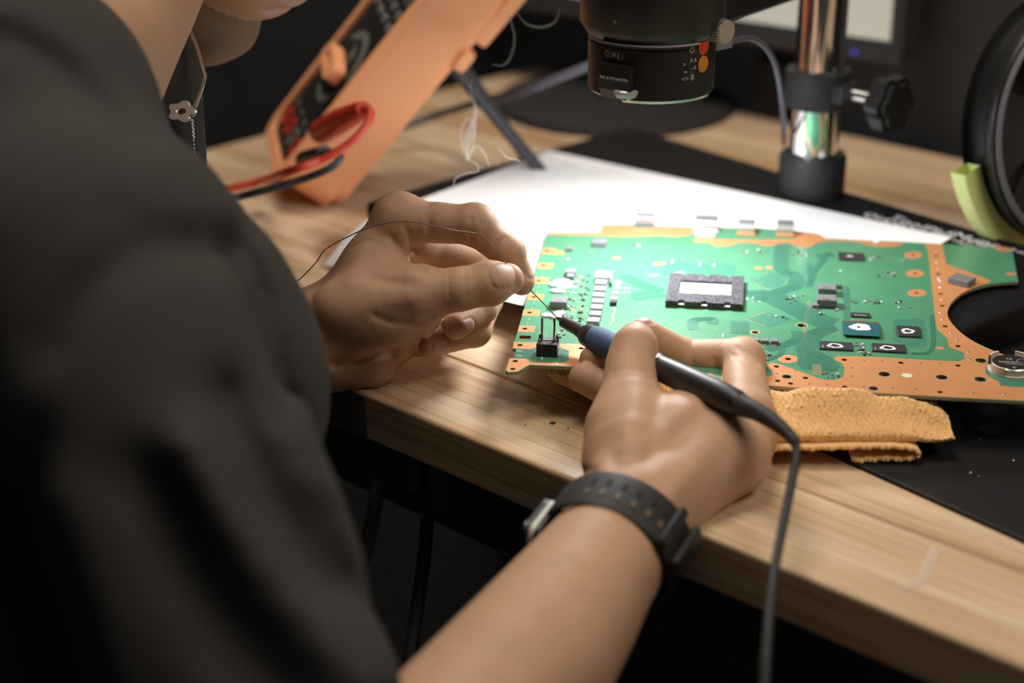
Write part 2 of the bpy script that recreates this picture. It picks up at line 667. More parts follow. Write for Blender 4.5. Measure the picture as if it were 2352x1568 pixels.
st = place('sticker', mesh_data('sticker', box(0.085, 0.0006, THK - 0.002, 0.0), STICK), bench, TM(0.409 - 0.0425, -0.0003, -THK + 0.0005))
st['label'] = 'grey printed sticker on the front edge'
Mf = frame(T(0.3975, -0.0007, -0.0165), E1, z=-E2)
text('40 HUSKY', 0.0075, frame(T(0.3965, -0.00065, -0.0185), E1, z=-E2), DARK_INK, st, align='RIGHT', xs=1.05)
text('0054', 0.0075, frame(T(0.374, -0.00065, -0.0085), E1, z=-E2), DARK_INK, st, align='RIGHT', xs=1.05)

GLUE = mat('dried_glue', (0.80, 0.66, 0.54), 0.25, alpha=0.55)
gp_ = spline([V(PZ(x, y, 0.0002)) for x, y in [(2152, 1256), (2138, 1285), (2126, 1310), (2118, 1330), (2100, 1341), (2070, 1346)]], 5)
obj('glue_smear', xf(tube(gp_, [0.0012] + [0.0026] * (len(gp_) - 2) + [0.0014], 8), Matrix.Translation((0, 0, (TH + 0.0002) * 0.9)) @ Matrix.Diagonal((1, 1, 0.1, 1))), GLUE, bench, True)
for x, y, r_ in [(1269, 972, 0.0016), (1207, 976, 0.0005), (1305, 985, 0.0006)]:
    obj('stain', xf(cyl(r_, 0.0003, 14), Matrix.Translation(V(PZ(x, y, -0.0001)))), BRK, bench)
for x, y, a_, b_ in [(1325, 967, 0.0052, 0.0017), (1366, 958, 0.0050, 0.0019)]:
    obj('glue_smear', xf(prism([[(a_ * math.cos(t_), b_ * math.sin(t_)) for t_ in np.linspace(0, 2 * math.pi, 18, endpoint=False)]], -0.0001, 0.00015), Matrix.Translation(V(PZ(x, y)))), GLUE, bench)

# power strip cable and hanging cables below the bench
def cable(name, label, pts, r, m, cat='cable', n=10, grp=None):
    o = obj(name, tube(spline(pts, 10), r, n), m, smooth=True)
    return tag(o, label, cat, grp)


GREYC = mat('grey_cable', (0.11, 0.11, 0.11), 0.5)
pt = lambda x, y, d: V(PD(x, y, d))
cable('hanging_cable', 'thick grey cable hanging below the bench beside the dark shirt', [pt(872, 1090, 0.93), pt(862, 1150, 0.95), pt(850, 1220, 0.95), pt(815, 1330, 0.97), pt(760, 1430, 1.0), pt(640, 1500, 1.05)], 0.0042, GREYC)
cable('hanging_cable', 'thin black cable hanging straight down below the bench middle', [pt(982, 1190, 0.90), pt(975, 1270, 0.90), pt(958, 1400, 0.90), pt(935, 1560, 0.89), pt(900, 1800, 0.88)], 0.0036, BLACK_RUBBER)

# ------------------------------------------------------------------ microscope base plate, paper, mat
PT = 0.022                                # thickness of the base plate
LF, RF = PZ(838, 550), PZ(1703, 955)
d1 = (RF - LF); PL = float(np.linalg.norm(d1)); d1 = d1 / PL
d2 = np.array([-d1[1], d1[0], 0])
PDEP = 0.245
scope = thing('stereo_microscope', 'black ring-lit repair microscope on a chrome pole and flat black base plate', 'microscope', LF + d1 * PL / 2 + d2 * PDEP / 2)
PLATE = mat('black_plate', (0.0075, 0.007, 0.008), 0.68, spec=0.15, rvary=0.08, vscale=30)


def Pl(u, v, z=0.0):
    return LF + d1 * u + d2 * v + np.array([0, 0, z])


def meet(p, q, r, s):
    a, b = (q - p)[:2], (s - r)[:2]
    t = np.linalg.solve(np.array([a, -b]).T, (r - p)[:2])[0]
    return p + (q - p) * t


tLF, tL2 = PZ(838, 462, PT), PZ(1280, 335, PT)
tb1, tb2 = PZ(1600, 335, PT), PZ(2352, 560, PT)
tr1, tr2 = PZ(2199, 764, PT), PZ(2352, 705, PT)
cBL, cBR = meet(tLF, tL2, tb1, tb2), meet(tb1, tb2, tr1, tr2)
cFR = meet(tLF, tLF + d1, tr1, tr2)
bmp = bmesh.new()
g = prism([[tuple(c[:2]) for c in (tLF, cFR, cBR, cBL)]], TH, TH + PT)
base = obj('base_plate', g, PLATE, scope)
bv_ = base.modifiers.new('bevel', 'BEVEL'); bv_.width = 0.0035; bv_.segments = 3; bv_.limit_method = 'ANGLE'


def plate_px(x, y):
    p = PZ(x, y, PT) - LF
    return float(p @ d1), float(p @ d2)


def plate_text(s, x, y, size, xs=1.0):
    u, v = plate_px(x, y)
    text(s, size, frame(Pl(u, v, PT + 0.00005), d1, d2), WHITE_INK, base, xs=xs)


plate_text('QIANLI', 2040, 508, 0.0105, 1.1)
plate_text('ToolPlus', 2118, 521, 0.0140, 1.0)
plate_text('/', 2172, 535, 0.012, 1.2)
plate_text('iMesa', 2232, 551, 0.0150, 1.0)
plate_text('MEGA', 2218, 561, 0.0045, 1.6)
plate_text('iDEA', 2276, 563, 0.0095, 1.2)
plate_text('2-in', 2338, 577, 0.006, 1.3)

# sheet of paper lying on the plate, its left corner drooping over the edge
PAPER = mat('white_paper', (0.86, 0.87, 0.90), 0.85)
BL, FL_, BR = PZ(1262, 346, PT + 0.0004), PZ(745, 601, 0.004), PZ(2186, 545, PT + 0.0004)
FRp = PZ(1150, 699, PT - 0.001)
uu = (BR - BL); LW = float(np.linalg.norm(uu)); uu /= LW
nrm = np.array([uu[1], -uu[0], 0])
LH = max(0.205, float((FRp - BL) @ nrm))
FL2 = FL_ - BL
nL = tL2 - tLF; nL = np.array([-nL[1], nL[0], 0]) / np.linalg.norm(nL)
nx, ny = 40, 30
vv, ff = [], []
for j in range(ny + 1):
    for i in range(nx + 1):
        s, t = i / nx, j / ny
        le = BL + FL2 * np.array([1, 1, 0]) * t
        le = le + (PZ(958, 462, PT) * np.array([1, 1, 0]) - (BL + FL2 * 0.58) * np.array([1, 1, 0])) * (4 * t * (1 - t))
        re = BL + uu * LW + nrm * LH * t
        p = le * (1 - s) + re * s
        q = p - LF
        ov = max(0.0, float(q @ nL), -float(q @ d2))           # how far past the plate's edge
        z = PT + 0.0005 - min(PT - 0.001, ov * ov * 9.0)
        vv.append((p[0], p[1], TH + z))
for j in range(ny):
    for i in range(nx):
        a = j * (nx + 1) + i
        ff.append((a, a + nx + 1, a + nx + 2, a + 1))
n0 = len(vv)
vv2 = [(x, y, z - 0.0002) for x, y, z in vv]
ff2 = [tuple(q + n0 for q in f[::-1]) for f in ff]
paper = obj('paper_sheet', (vv + vv2, ff + ff2), PAPER, smooth=True)
tag(paper, 'white paper sheet lying on the black base plate under the green board', 'paper')
PENCIL = mat('pencil_line', (0.55, 0.56, 0.66), 0.8)
for k, (x0, y0, x1, y1) in enumerate([(1195, 383, 1262, 392), (1205, 403, 1335, 415), (1290, 377, 1330, 384)]):
    pts = []
    for i in range(30):
        t = i / 29
        pts.append(V(PZ(x0 + (x1 - x0) * t, y0 + (y1 - y0) * t + 4.5 * math.sin(t * 40 + k) * (0.5 + 0.5 * math.sin(t * 17)), PT + 0.0006)))
    obj('handwriting', tube(pts, 0.00035, 4), PENCIL, paper)

# black work mat at the right front corner
MATM = mat('mat_rubber', (0.011, 0.0105, 0.0115), 0.5, bump=0.00003, bscale=2500, rvary=0.1, vscale=14, spec=0.3)
mc = PZ(1697, 952)
m1 = PZ(2352, 1250) - PZ(1903, 1046); m1 /= np.linalg.norm(m1)
m2 = PZ(2352, 728) - PZ(2219, 775); m2 -= m1 * (m2 @ m1); m2 /= np.linalg.norm(m2)
matw, matd = 0.34, 0.19
wm_ = place('work_mat', mesh_data('work_mat', box(matw, matd, 0.0022, 0.0008, 2), MATM), None, frame(mc + m1 * matw / 2 + m2 * matd / 2, m1, m2))
tag(wm_, 'thin black rubber mat on the bench right of the base plate', 'mat')
SPECK = mat('solder_ball', (0.75, 0.75, 0.75), 0.25, 1.0)
for k, (x, y) in enumerate([(2327, 1061), (2229, 1089), (2248, 1096), (2249, 1010)]):
    p = PZ(x, y, 0.0022)
    r = 0.0006 if k < 2 else 0.0003
    so = obj('solder_ball', xf(lathe([(r * math.sin(a), r - r * math.cos(a)) for a in np.linspace(0, math.pi, 7)], 10), Matrix.Translation(V(p))), SPECK, smooth=True)
    tag(so, ['bright solder ball on the black mat near the right frame edge', 'bright solder ball on the black mat right of the orange towel', 'tiny dim solder speck just below its bright neighbour on the mat', 'tiny solder speck on the mat under the board edge'][k], 'solder ball', 'solder balls on the black mat')
# ------------------------------------------------------------------ the circuit board
ZB = 0.026                                 # top face of the board above the bench
BA = math.radians(-8.0)
bu = np.array([math.cos(BA), math.sin(BA), 0]); bv = np.array([-bu[1], bu[0], 0])


def B(x, y, z=0.0):
    return PZ(x, y, ZB + z)


def B2(x, y):
    p = B(x, y)
    return (p[0], p[1])


def zf(pts, ox, oy, s):                     # points measured in a zoomed crop
    return [(ox + x / s, oy + y / s) for x, y in pts]


Z3 = (1140, 460, 3.7333); Z4 = (1700, 500, 3.563); Z5 = (1700, 540, 4.9)
MASK = mat('solder_mask', (0.072, 0.245, 0.135), 0.36, vary=0.12, vscale=90, coat=0.15)
MASK_DARK = mat('solder_mask_trace', (0.040, 0.165, 0.105), 0.36, coat=0.15)
MASK_TEAL = mat('solder_mask_pour', (0.054, 0.200, 0.130), 0.36, coat=0.15)
LAMIN = mat('laminate', (0.20, 0.085, 0.028), 0.6)
LAMIN_EDGE = mat('laminate_edge', (0.30, 0.30, 0.20), 0.6)
COPPER = mat('bare_copper', (0.67, 0.295, 0.125), 0.45, 0.3, vary=0.12, vscale=40)
GOLD = mat('gold_pad', (0.70, 0.52, 0.30), 0.35, 0.6)
SILK = mat('silkscreen', (0.66, 0.70, 0.62), 0.7)
CHIP = mat('chip_epoxy', (0.030, 0.029, 0.031), 0.5)
FERR = mat('ferrite_grey', (0.17, 0.165, 0.175), 0.55, vary=0.1, vscale=500)
CERA = mat('ceramic', (0.30, 0.25, 0.20), 0.5)
PASTE = mat('paste_and_glare', (0.75, 0.76, 0.78), 0.5, bump=0.0004, bscale=900)
TEAL = mat('teal_substrate', (0.018, 0.105, 0.115), 0.4)
FOAM = mat('foam_gasket', (0.075, 0.07, 0.08), 0.8, bump=0.0012, bscale=1300, vary=0.92, vscale=1250, crisp=0.13)
IVORY = mat('ivory_plastic', (0.66, 0.56, 0.45), 0.5)

outline = [(1255, 534), (1290, 533.5), (1381, 533), (1386, 515), (1480, 515.5), (1590, 521), (1740, 523), (1826, 530), (1850, 532), (1880, 537),
           (1896, 546), (2003, 552), (2012, 560), (2021, 552), (2166, 560), (2240, 565), (2323, 572)]
outline += [(2326, 579), (2332, 612), (2339, 645), (2337, 647), (2318, 647.5), (2298, 649), (2278, 651), (2261, 654.5), (2239, 660.5), (2219, 668), (2205, 676), (2194, 685), (2184, 696), (2178, 708),
            (2175, 718), (2177, 728), (2184, 740), (2195, 752.5), (2208, 764.5), (2224, 776), (2241, 786), (2262, 796), (2280, 804), (2300, 812), (2326, 820), (2352, 827.5), (2400, 838), (2445, 845)]
outline += [(2455, 926), (2352, 921), (2200, 913.5), (2000, 902), (1857, 893), (1620, 872), (1311, 842), (1216, 838), (1204, 845), (1190, 853), (1167, 855), (1161, 851), (1169.5, 823),
            (1179, 822), (1186, 801.5), (1177.5, 800)]
OUT2 = [B2(*p) for p in outline]
# drilled holes: centre in the picture, radius in mm
thru = [(1792, 775.5, 0)]
holes = []
for x, y in zf([(1180, 1280), (1650, 1305), (1965, 1322), (1970, 1168)], *Z4): holes.append((x, y, 2.75))
for x, y in zf([(1090, 1397), (380, 1300)], *Z4): holes.append((x, y, 2.2))
for x, y in zf([(505, 882)], *Z4): holes.append((x, y, 2.5))
for x, y in zf([(122, 938)], *Z4): holes.append((x, y, 1.7))
for x, y in zf([(392, 1155)], *Z4): holes.append((x, y, 1.5))
for x, y in zf([(297, 1217), (535, 1310), (306, 1334), (413, 1356), (852, 1162), (857, 1383), (1635, 1426), (1783, 1210), (1315, 1186), (1783, 1050), (1677, 888), (1655, 720), (1643, 623), (1622, 462), (1605, 312)], *Z4):
    holes.append((x, y, 1.35))
for x, y in zf([(1415, 303), (1432, 455), (1445, 615)], *Z4): holes.append((x, y, 1.1))
for x, y in zf([(432, 432), (402, 558), (362, 688), (322, 828), (285, 962), (245, 1100), (203, 1241), (162, 1378), (141, 1446), (727, 1268)], *Z3): holes.append((x, y, 1.3))
holes = [(x, y, r / 1000) for x, y, r in holes if r]


def ring2(x, y, r, n=20):
    c = B(x, y)
    return [(c[0] + r * math.cos(2 * math.pi * i / n), c[1] + r * math.sin(2 * math.pi * i / n)) for i in range(n)]


def inside(p, poly):
    c = False
    for i in range(len(poly)):
        a, b = poly[i - 1], poly[i]
        if (a[1] > p[1]) != (b[1] > p[1]) and p[0] < (b[0] - a[0]) * (p[1] - a[1]) / (b[1] - a[1]) + a[0]:
            c = not c
    return c


def holed(poly2, grow=0.0):
    hs = []
    for x, y, r in holes:
        R_ = ring2(x, y, r + grow)
        if all(inside(q, poly2) for q in R_): hs.append(R_)
    return [poly2] + hs


board = thing('circuit_board', 'large green and copper console circuit board resting on white paper and orange towel', 'circuit board', B(1800, 720, -0.0016))
slot = [B2(*p) for p in zf([(200, 1158), (297, 1160), (293, 1188), (197, 1186)], *Z3)]
bl = holed(OUT2) + [slot]
gz0, gz1 = TH + ZB - 0.0016, TH + ZB
g_ = prism(bl, gz0, gz1)
b_o = obj('board_panel', g_, [MASK, LAMIN_EDGE, LAMIN], board)
nout = len(OUT2)
fm = []
for p in b_o.data.polygons:
    if abs(p.normal.z) > 0.5: fm.append(0)
    else: fm.append(1 if max(v_ % len(g_[0]) for v_ in p.vertices) and all((v_ % (len(g_[0]) // 2)) < nout for v_ in p.vertices) else 2)
b_o.data.polygons.foreach_set('material_index', fm)


LZ = [0.00004]


def flat(name, px, m, grow=0.0, rnd=0.0, th=0.00005, z=None, label=None):
    P = [B2(*p) for p in px]
    if rnd: P = fillet(P, rnd)
    z = z if z is not None else 0.00004
    o = obj(name, prism(holed(P, grow), TH + ZB - 0.0001, TH + ZB + z), m, board)
    if label: o['label'] = label
    return o


def disc(name, x, y, r, m, z=0.00005, rin=None, n=24, parent=None):
    loops = [ring2(x, y, r, n)]
    if rin: loops.append(ring2(x, y, rin, n))
    return obj(name, prism(loops, TH + ZB - 0.0001, TH + ZB + z), m, parent or board)


# exposed copper pours
right_cu = zf([(1500, 212), (1655, 214), (1668, 300), (1690, 382), (1860, 440), (2050, 515), (2040, 527), (1985, 548), (1920, 570), (1850, 598), (1800, 627), (1760, 660), (1725, 698), (1702, 740),
               (1694, 777), (1702, 815), (1728, 858), (1768, 903), (1813, 945), (1868, 986), (1925, 1021), (1996, 1056), (2066, 1085), (2137, 1113), (2228, 1141), (2318, 1168), (2490, 1205), (2640, 1232),
               (2660, 1510), (2320, 1496), (1780, 1470), (1070, 1430), (560, 1397), (220, 1370), (-150, 1335), (-150, 1255), (120, 1285), (215, 1300), (262, 1290), (262, 1245), (225, 1230), (222, 1203),
               (260, 1185), (330, 1200), (640, 1312), (700, 1328), (790, 1325), (845, 1300), (855, 1225), (830, 1185), (770, 1165), (765, 1150), (800, 1130), (1150, 1140), (1580, 1167), (1790, 1175),
               (1838, 1155), (1830, 1100), (1760, 1080), (1708, 1055), (1698, 990), (1660, 955), (1612, 912), (1600, 860), (1560, 480), (1535, 260), (1515, 225)], *Z4)
flat('copper_pour', right_cu, COPPER)
flat('copper_pour', zf([(-380, 175), (0, 180), (140, 180), (290, 178), (440, 180), (455, 110), (540, 118), (640, 132), (705, 168), (880, 178), (1075, 190), (1090, 205), (1110, 205), (1170, 190), (1340, 207), (1320, 222), (1250, 238),
                        (1120, 236), (1030, 220), (930, 196), (820, 190), (700, 193), (625, 205), (575, 240), (500, 246), (440, 226), (400, 205), (330, 205), (290, 228), (200, 232), (140, 210), (50, 200), (-20, 205), (-90, 230), (-200, 232), (-250, 200), (-380, 198)], *Z4), COPPER, rnd=0.0012)
flat('copper_pour', zf([(2080, 228), (2215, 250), (2222, 268), (2190, 275), (2120, 270), (2080, 250)], *Z4), COPPER, rnd=0.002)
flat('copper_pour', zf([(2172, 447), (2252, 450), (2258, 472), (2178, 470)], *Z4), COPPER)
flat('copper_pour', zf([(432, 272), (700, 270), (890, 272), (905, 205), (1150, 205), (1150, 232), (1220, 240), (1500, 232), (1690, 240), (1690, 290), (1560, 312), (1400, 300), (1100, 312), (900, 302), (700, 298), (428, 294)], *Z3), COPPER)
for pts in [[(395, 410), (505, 412), (520, 436), (585, 440), (575, 466), (390, 455)], [(362, 540), (492, 542), (480, 586), (350, 582)], [(322, 663), (455, 665), (440, 713), (305, 710)], [(275, 802), (413, 805), (400, 855), (260, 850)],
            [(235, 936), (378, 938), (362, 992), (220, 986)], [(196, 1074), (337, 1076), (323, 1130), (182, 1126)], [(150, 1212), (352, 1216), (340, 1262), (290, 1276), (140, 1268)]]:
    flat('copper_pour', zf(pts, *Z3), COPPER)
flat('copper_pour', zf([(112, 1356), (250, 1358), (290, 1380), (350, 1385), (480, 1390), (560, 1396), (620, 1370), (625, 1290), (540, 1260), (545, 1228), (1000, 1240), (1020, 1420), (640, 1418), (286, 1408), (240, 1430), (185, 1466), (105, 1470), (86, 1452)], *Z3), COPPER)
for x, y, rx, ry in [(1415, 305, 74, 30), (1430, 456, 76, 30), (1445, 615, 78, 31), (392, 1155, 84, 34)]:
    flat('copper_ring', [(1700 + (x + rx * math.cos(a)) / 3.563, 500 + (y + ry * math.sin(a)) / 3.563) for a in np.linspace(0, 2 * math.pi, 28, endpoint=False)], COPPER)
for x, y in zf([(150, 412), (236, 408), (1635, 1067), (918, 690)], *Z4) + zf([(1380, 545), (1030, 495), (1420, 540)], *Z3):
    disc('copper_ring', x, y, 0.0022, COPPER, n=16)
# solder-mask rings round the large holes, gold round the small ones
for x, y, r in holes:
    if r > 0.0021:
        disc('mask_ring', x, y, r + 0.00075, LAMIN_EDGE, 0.00009, r)
disc('mask_ring', *zf([(122, 938)], *Z4)[0], 0.0027, GOLD, 0.00009, 0.0017)
cp = zf([(1365, 1290)], *Z4)[0]
disc('mask_ring', *cp, 0.0033, LAMIN_EDGE, 0.00009); disc('paste_dot', *cp, 0.0025, mat('ivory_paste', (0.72, 0.62, 0.42), 0.6, bump=0.0003, bscale=1200), 0.0001)

# green islands around the battery holder
flat('mask_island', zf([(2010, 1222), (2045, 1190), (2100, 1170), (2500, 1180), (2520, 1340), (2330, 1385), (2255, 1385), (2120, 1372), (2120, 1340), (2050, 1310), (2008, 1275)], *Z4), MASK_TEAL, z=0.00012, rnd=0.002)

# ------------------------------------------------------------------ traces: bundles of parallel tracks, printed relief on the mask
tr_v, tr_f, bd_v, bd_f = [], [], [], []
NB = [0]


def bundle(px, n, width, m=None, w_=None):
    width *= 0.5
    P = [Vector(B2(*p)) for p in px]
    P = [p.to_2d() for p in spline([p.to_3d() for p in P], 4)]
    if not m:
        bundle(px, 1, 2e-6, True, width * 0.56)
    NB[0] += 1
    TV, TF, zt = (bd_v, bd_f, 0.00003 + NB[0] * 0.000002) if m else (tr_v, tr_f, 0.00009 + NB[0] * 0.000002)
    for k in range(n):
        off = (k / max(1, n - 1) - 0.5) * width
        hw = (w_ or width / max(1, n) * 0.28)
        L = []
        for i, p in enumerate(P):
            a = (P[i] - P[i - 1]).normalized() if i else (P[1] - P[0]).normalized()
            b = (P[i + 1] - P[i]).normalized() if i < len(P) - 1 else a
            t = (a + b).normalized()
            nn = Vector((-t.y, t.x)) / max(0.5, t.dot(a))
            L.append((p + nn * (off - hw), p + nn * (off + hw)))
        base = len(TV)
        z = TH + ZB + zt
        for a, b in L:
            TV.extend([(a.x, a.y, z), (b.x, b.y, z)])
        for i in range(len(L) - 1):
            q = base + i * 2
            TF.append((q, q + 2, q + 3, q + 1))


bundle(zf([(480, 95), (465, 380), (620, 450), (620, 570), (540, 600), (330, 670)], *Z5), 9, 0.0155)
bundle(zf([(100, 690), (330, 690), (620, 820), (900, 960), (1060, 1000)], *Z5), 14, 0.030)
bundle(zf([(1070, 1050), (960, 1090), (850, 1150), (820, 1210), (825, 1290), (880, 1340), (980, 1390), (1040, 1440), (1050, 1480), (1000, 1520)], *Z5), 7, 0.010)
bundle(zf([(1070, 1030), (900, 1060), (760, 1110), (700, 1170), (690, 1260), (700, 1350), (700, 1440), (740, 1500)], *Z5), 6, 0.008)
bundle(zf([(640, 1080), (640, 1170), (480, 1240), (300, 1290)], *Z5), 7, 0.011)
bundle(zf([(470, 1280), (440, 1350), (300, 1400)], *Z5), 5, 0.006)
bundle(zf([(780, 320), (790, 500), (760, 560)], *Z5), 4, 0.005)
bundle(zf([(1200, 600), (1200, 950)], *Z5), 5, 0.006)
bundle(zf([(20, 1000), (20, 1110)], *Z5), 6, 0.010)
bundle(zf([(860, 240), (1060, 220)], *Z5), 4, 0.009)
bundle(zf([(1690, 1110), (1690, 1030), (1850, 1020), (1850, 1060)], *Z3), 9, 0.010)
bundle(zf([(1150, 830), (1420, 790)], *Z3), 5, 0.02)
bundle(zf([(1090, 640), (1240, 720), (1420, 780)], *Z3), 6, 0.014)
bundle(zf([(2090, 1040), (2090, 1140)], *Z3), 8, 0.017)
bundle(zf([(640, 1085), (900, 1200)], *Z3), 4, 0.008)
bundle(zf([(1570, 790), (1570, 1080), (1400, 1110)], *Z4), 4, 0.004)
bundle(zf([(700, 330), (620, 420), (560, 560)], *Z4), 4, 0.006)
bundle(zf([(860, 560), (860, 660), (960, 700)], *Z4), 4, 0.006)
o = obj('trace', (tr_v, tr_f), MASK_DARK, board); o['kind'] = 'stuff'
o = obj('trace_ground', (bd_v, bd_f), MASK_TEAL, board); o['kind'] = 'stuff'
flat('dark_pour', zf([(1440, 545), (1600, 520), (1730, 540), (1860, 520), (2060, 560), (2060, 635), (1740, 640), (1420, 640)], *Z3), MASK_TEAL, z=0.00002, rnd=0.003)
flat('dark_pour', zf([(1060, 1000), (900, 1030), (760, 1080), (640, 1180), (600, 1280), (640, 1330), (760, 1290), (860, 1290), (830, 1200), (900, 1140), (1070, 1090)], *Z5), MASK_TEAL, z=0.000015)
flat('dark_pour', zf([(660, 1330), (760, 1270), (900, 1310), (1000, 1390), (1070, 1450), (1060, 1530), (900, 1560), (700, 1480)], *Z5), MASK_DARK, z=0.00002, rnd=0.002)
flat('dark_pour', zf([(1260, 830), (1430, 825), (1510, 835), (1530, 1050), (1410, 1060), (1250, 1010)], *Z4), MASK_TEAL, z=0.00002, rnd=0.001)
flat('dark_pour', zf([(60, 930), (300, 860), (610, 950), (440, 1010), (260, 1050)], *Z5), MASK_TEAL, z=0.00002, rnd=0.002)
flat('dark_pour', zf([(100, 500), (330, 410), (530, 470), (460, 570), (310, 600)], *Z5), MASK_TEAL, z=0.00002, rnd=0.002)
flat('dark_pour', zf([(165, 1280), (330, 1275), (330, 1360), (250, 1352), (160, 1346)], *Z3), MASK_DARK, z=0.00002)
flat('dark_pour', zf([(545, 1280), (600, 1280), (620, 1300), (610, 1372), (560, 1385), (545, 1380)], *Z3), MASK_DARK, z=0.00009)

# silver vias: small domes
vias = zf([(1010, 1170), (1160, 1177), (1475, 1192), (1628, 1200), (912, 1230), (912, 1297), (565, 1361), (712, 1368), (1010, 1384), (1247, 1396), (1440, 1407), (1905, 1433), (2158, 1445), (302, 1276), (449, 1255),
           (1868, 1100), (1876, 1158), (1776, 996), (1726, 943), (1640, 775), (1650, 668), (1637, 570), (1636, 517), (1617, 412), (1610, 366), (1598, 272), (1655, 832)], *Z4)
vias += zf([(385, 642), (357, 733), (342, 782), (318, 872), (300, 917), (275, 1010), (262, 1050), (335, 1395), (513, 1403), (557, 1262)], *Z3)
viam = mesh_data('via', lathe([(0.00075, 0), (0.0006, 0.00022), (0, 0.0003)], 10), SILVER, True)
for x, y in vias:
    place('via', viam, board, Matrix.Translation(V(B(x, y))))


# ------------------------------------------------------------------ components
def BM(x, y, z=0.0, rot=0.0):
    a = BA + rot
    return frame(B(x, y, z), (math.cos(a), math.sin(a), 0), (-math.sin(a), math.cos(a), 0))


MESH = {}


def comp(name, x, y, sx, sy, sz, m, bev=0.0002, rot=0.0, label=None):
    """x, y: picture point at the middle of the part's footprint; sizes in mm"""
    key = (name, sx, sy, sz, m.name)
    if key not in MESH:
        MESH[key] = mesh_data(name, box(sx / 1000, sy / 1000, sz / 1000, bev, 1), m)
    o = place(name, MESH[key], board, BM(x, y, 0.0, rot))
    if label: o['label'] = label
    return o


def blob(x, y, z, rx, ry, parent, hole=0.0, seed=1, th=0.0003):
    """uneven flat blob, for smears of thermal paste and for mask glare drawn as shapes"""
    rnd = random.Random(seed)
    ph = [rnd.uniform(0, 6.28) for _ in range(4)]
    L = []
    for i in range(36):
        a = 2 * math.pi * i / 36
        k = 1 + 0.07 * math.sin(3 * a + ph[0]) + 0.05 * math.sin(5 * a + ph[1]) + 0.03 * math.sin(9 * a + ph[2])
        L.append((rx * k * math.cos(a) / 1000, ry * k * math.sin(a) / 1000))
    loops = [L]
    if hole: loops.append([(p[0] * hole * (1 + 0.12 * math.sin(7 * i)), p[1] * hole * (1 + 0.12 * math.sin(7 * i))) for i, p in enumerate(L)])
    g = prism(loops, 0, th)
    M = BM(x, y, z)
    return obj('paste_and_glare', xf(g, M), PASTE, parent)


# main processor with foam gasket
Pc = [B(1535, 634), B(1711, 640), B(1713, 716), B(1524, 710)]
pcx, pcy = 1620, 676
apu = comp('processor', pcx, pcy, 40.5, 43, 1.6, mat('processor_substrate', (0.075, 0.045, 0.03), 0.5), label='large square main processor framed by grey foam')
apM = BM(pcx, pcy)


def loc_rect(cx, cy, sx, sy):
    return [(cx - sx / 2, cy - sy / 2), (cx + sx / 2, cy - sy / 2), (cx + sx / 2, cy + sy / 2), (cx - sx / 2, cy + sy / 2)]


def notched(sx, sy, nw, nd, xs):
    p = []
    for s_, pts in ((-1, xs), (1, [-q for q in xs][::1])):
        row = []
        for x in (sorted(xs) if s_ < 0 else sorted(xs, reverse=True)):
            k = -s_
            order = (-1, 1) if s_ < 0 else (1, -1)
            for t in np.linspace(0, math.pi, 7):
                row.append((x + order[0] * nw / 2 * math.cos(t), s_ * sy / 2 + k * nd * math.sin(t)))
        if s_ < 0: p += [(-sx / 2, -sy / 2)] + row + [(sx / 2, -sy / 2)]
        else: p += [(sx / 2, sy / 2)] + row + [(-sx / 2, sy / 2)]
    return p


hole_ = []
rnd = random.Random(3)
for i in range(40):
    t = i / 40 * 4
    s_, q = int(t), t - int(t)
    c_ = loc_rect(0.0, 1.0, 28, 19)
    a, b = c_[s_], c_[(s_ + 1) % 4]
    hole_.append(((a[0] + (b[0] - a[0]) * q + rnd.uniform(-.35, .35)) / 1000, (a[1] + (b[1] - a[1]) * q + rnd.uniform(-.35, .35)) / 1000))
fo = prism([[(x / 1000, y / 1000) for x, y in notched(40.5, 43, 3.6, 2.6, [-12, 0, 12])], hole_], 0.0016, 0.0036)
obj('foam_gasket', xf(fo, apM), FOAM, apu)
obj('die', xf(prism([[(x / 1000, y / 1000) for x, y in loc_rect(0, 1, 27.2, 18.2)]], 0.0016, 0.0024), apM), mat('die_mirror', (0.80, 0.82, 0.85), 0.35, 0.3), apu)
for sx_ in (-12, 0, 12):
    for sy_ in (-20.4, 20.4):
        obj('pad', xf(prism([[((x + sx_) / 1000, (y + sy_) / 1000) for x, y in loc_rect(0, 0, 3.2, 1.9)]], 0.0016, 0.0019), apM), PASTE, apu)

# teal bridge chip and the dark chips round it
c = comp('bridge_chip', 1978, 757, 18.6, 17.6, 1.2, mat('brown_substrate', (0.12, 0.05, 0.03), 0.5), label='teal square chip with a white paste smear')
obj('chip_top', xf(box(0.0184, 0.0174, 0.0004, 0), BM(1978, 757, 0.0012)), TEAL, c)
blob(1976, 752, 0.0016, 5.3, 4.6, c, 0.0, 5)
obj('chip_mark', xf(box(0.0016, 0.0016, 0.0001, 0), BM(1972, 751, 0.0019)), CHIP, c)


def leads(parent, x, y, sx, sy, n, sides='nsew', l=0.9, rot=0.0):
    gs = []
    for s_ in sides:
        for i in range(n):
            t = (i + 0.5) / n - 0.5
            if s_ in 'ns':
                cx, cy = t * sx * 0.92, (sy / 2 + l / 2 - 0.1) * (1 if s_ == 'n' else -1); a, b = sx / n * 0.42, l
            else:
                cx, cy = (sx / 2 + l / 2 - 0.1) * (1 if s_ == 'e' else -1), t * sy * 0.92; a, b = l, sy / n * 0.42
            gs.append(xf(box(a / 1000, b / 1000, 0.00025, 0), Matrix.Translation((cx / 1000, cy / 1000, 0))))
    o = obj('lead', xf(merge(*gs), BM(x, y, 0, rot)), SILVER, parent)
    o['kind'] = 'stuff'


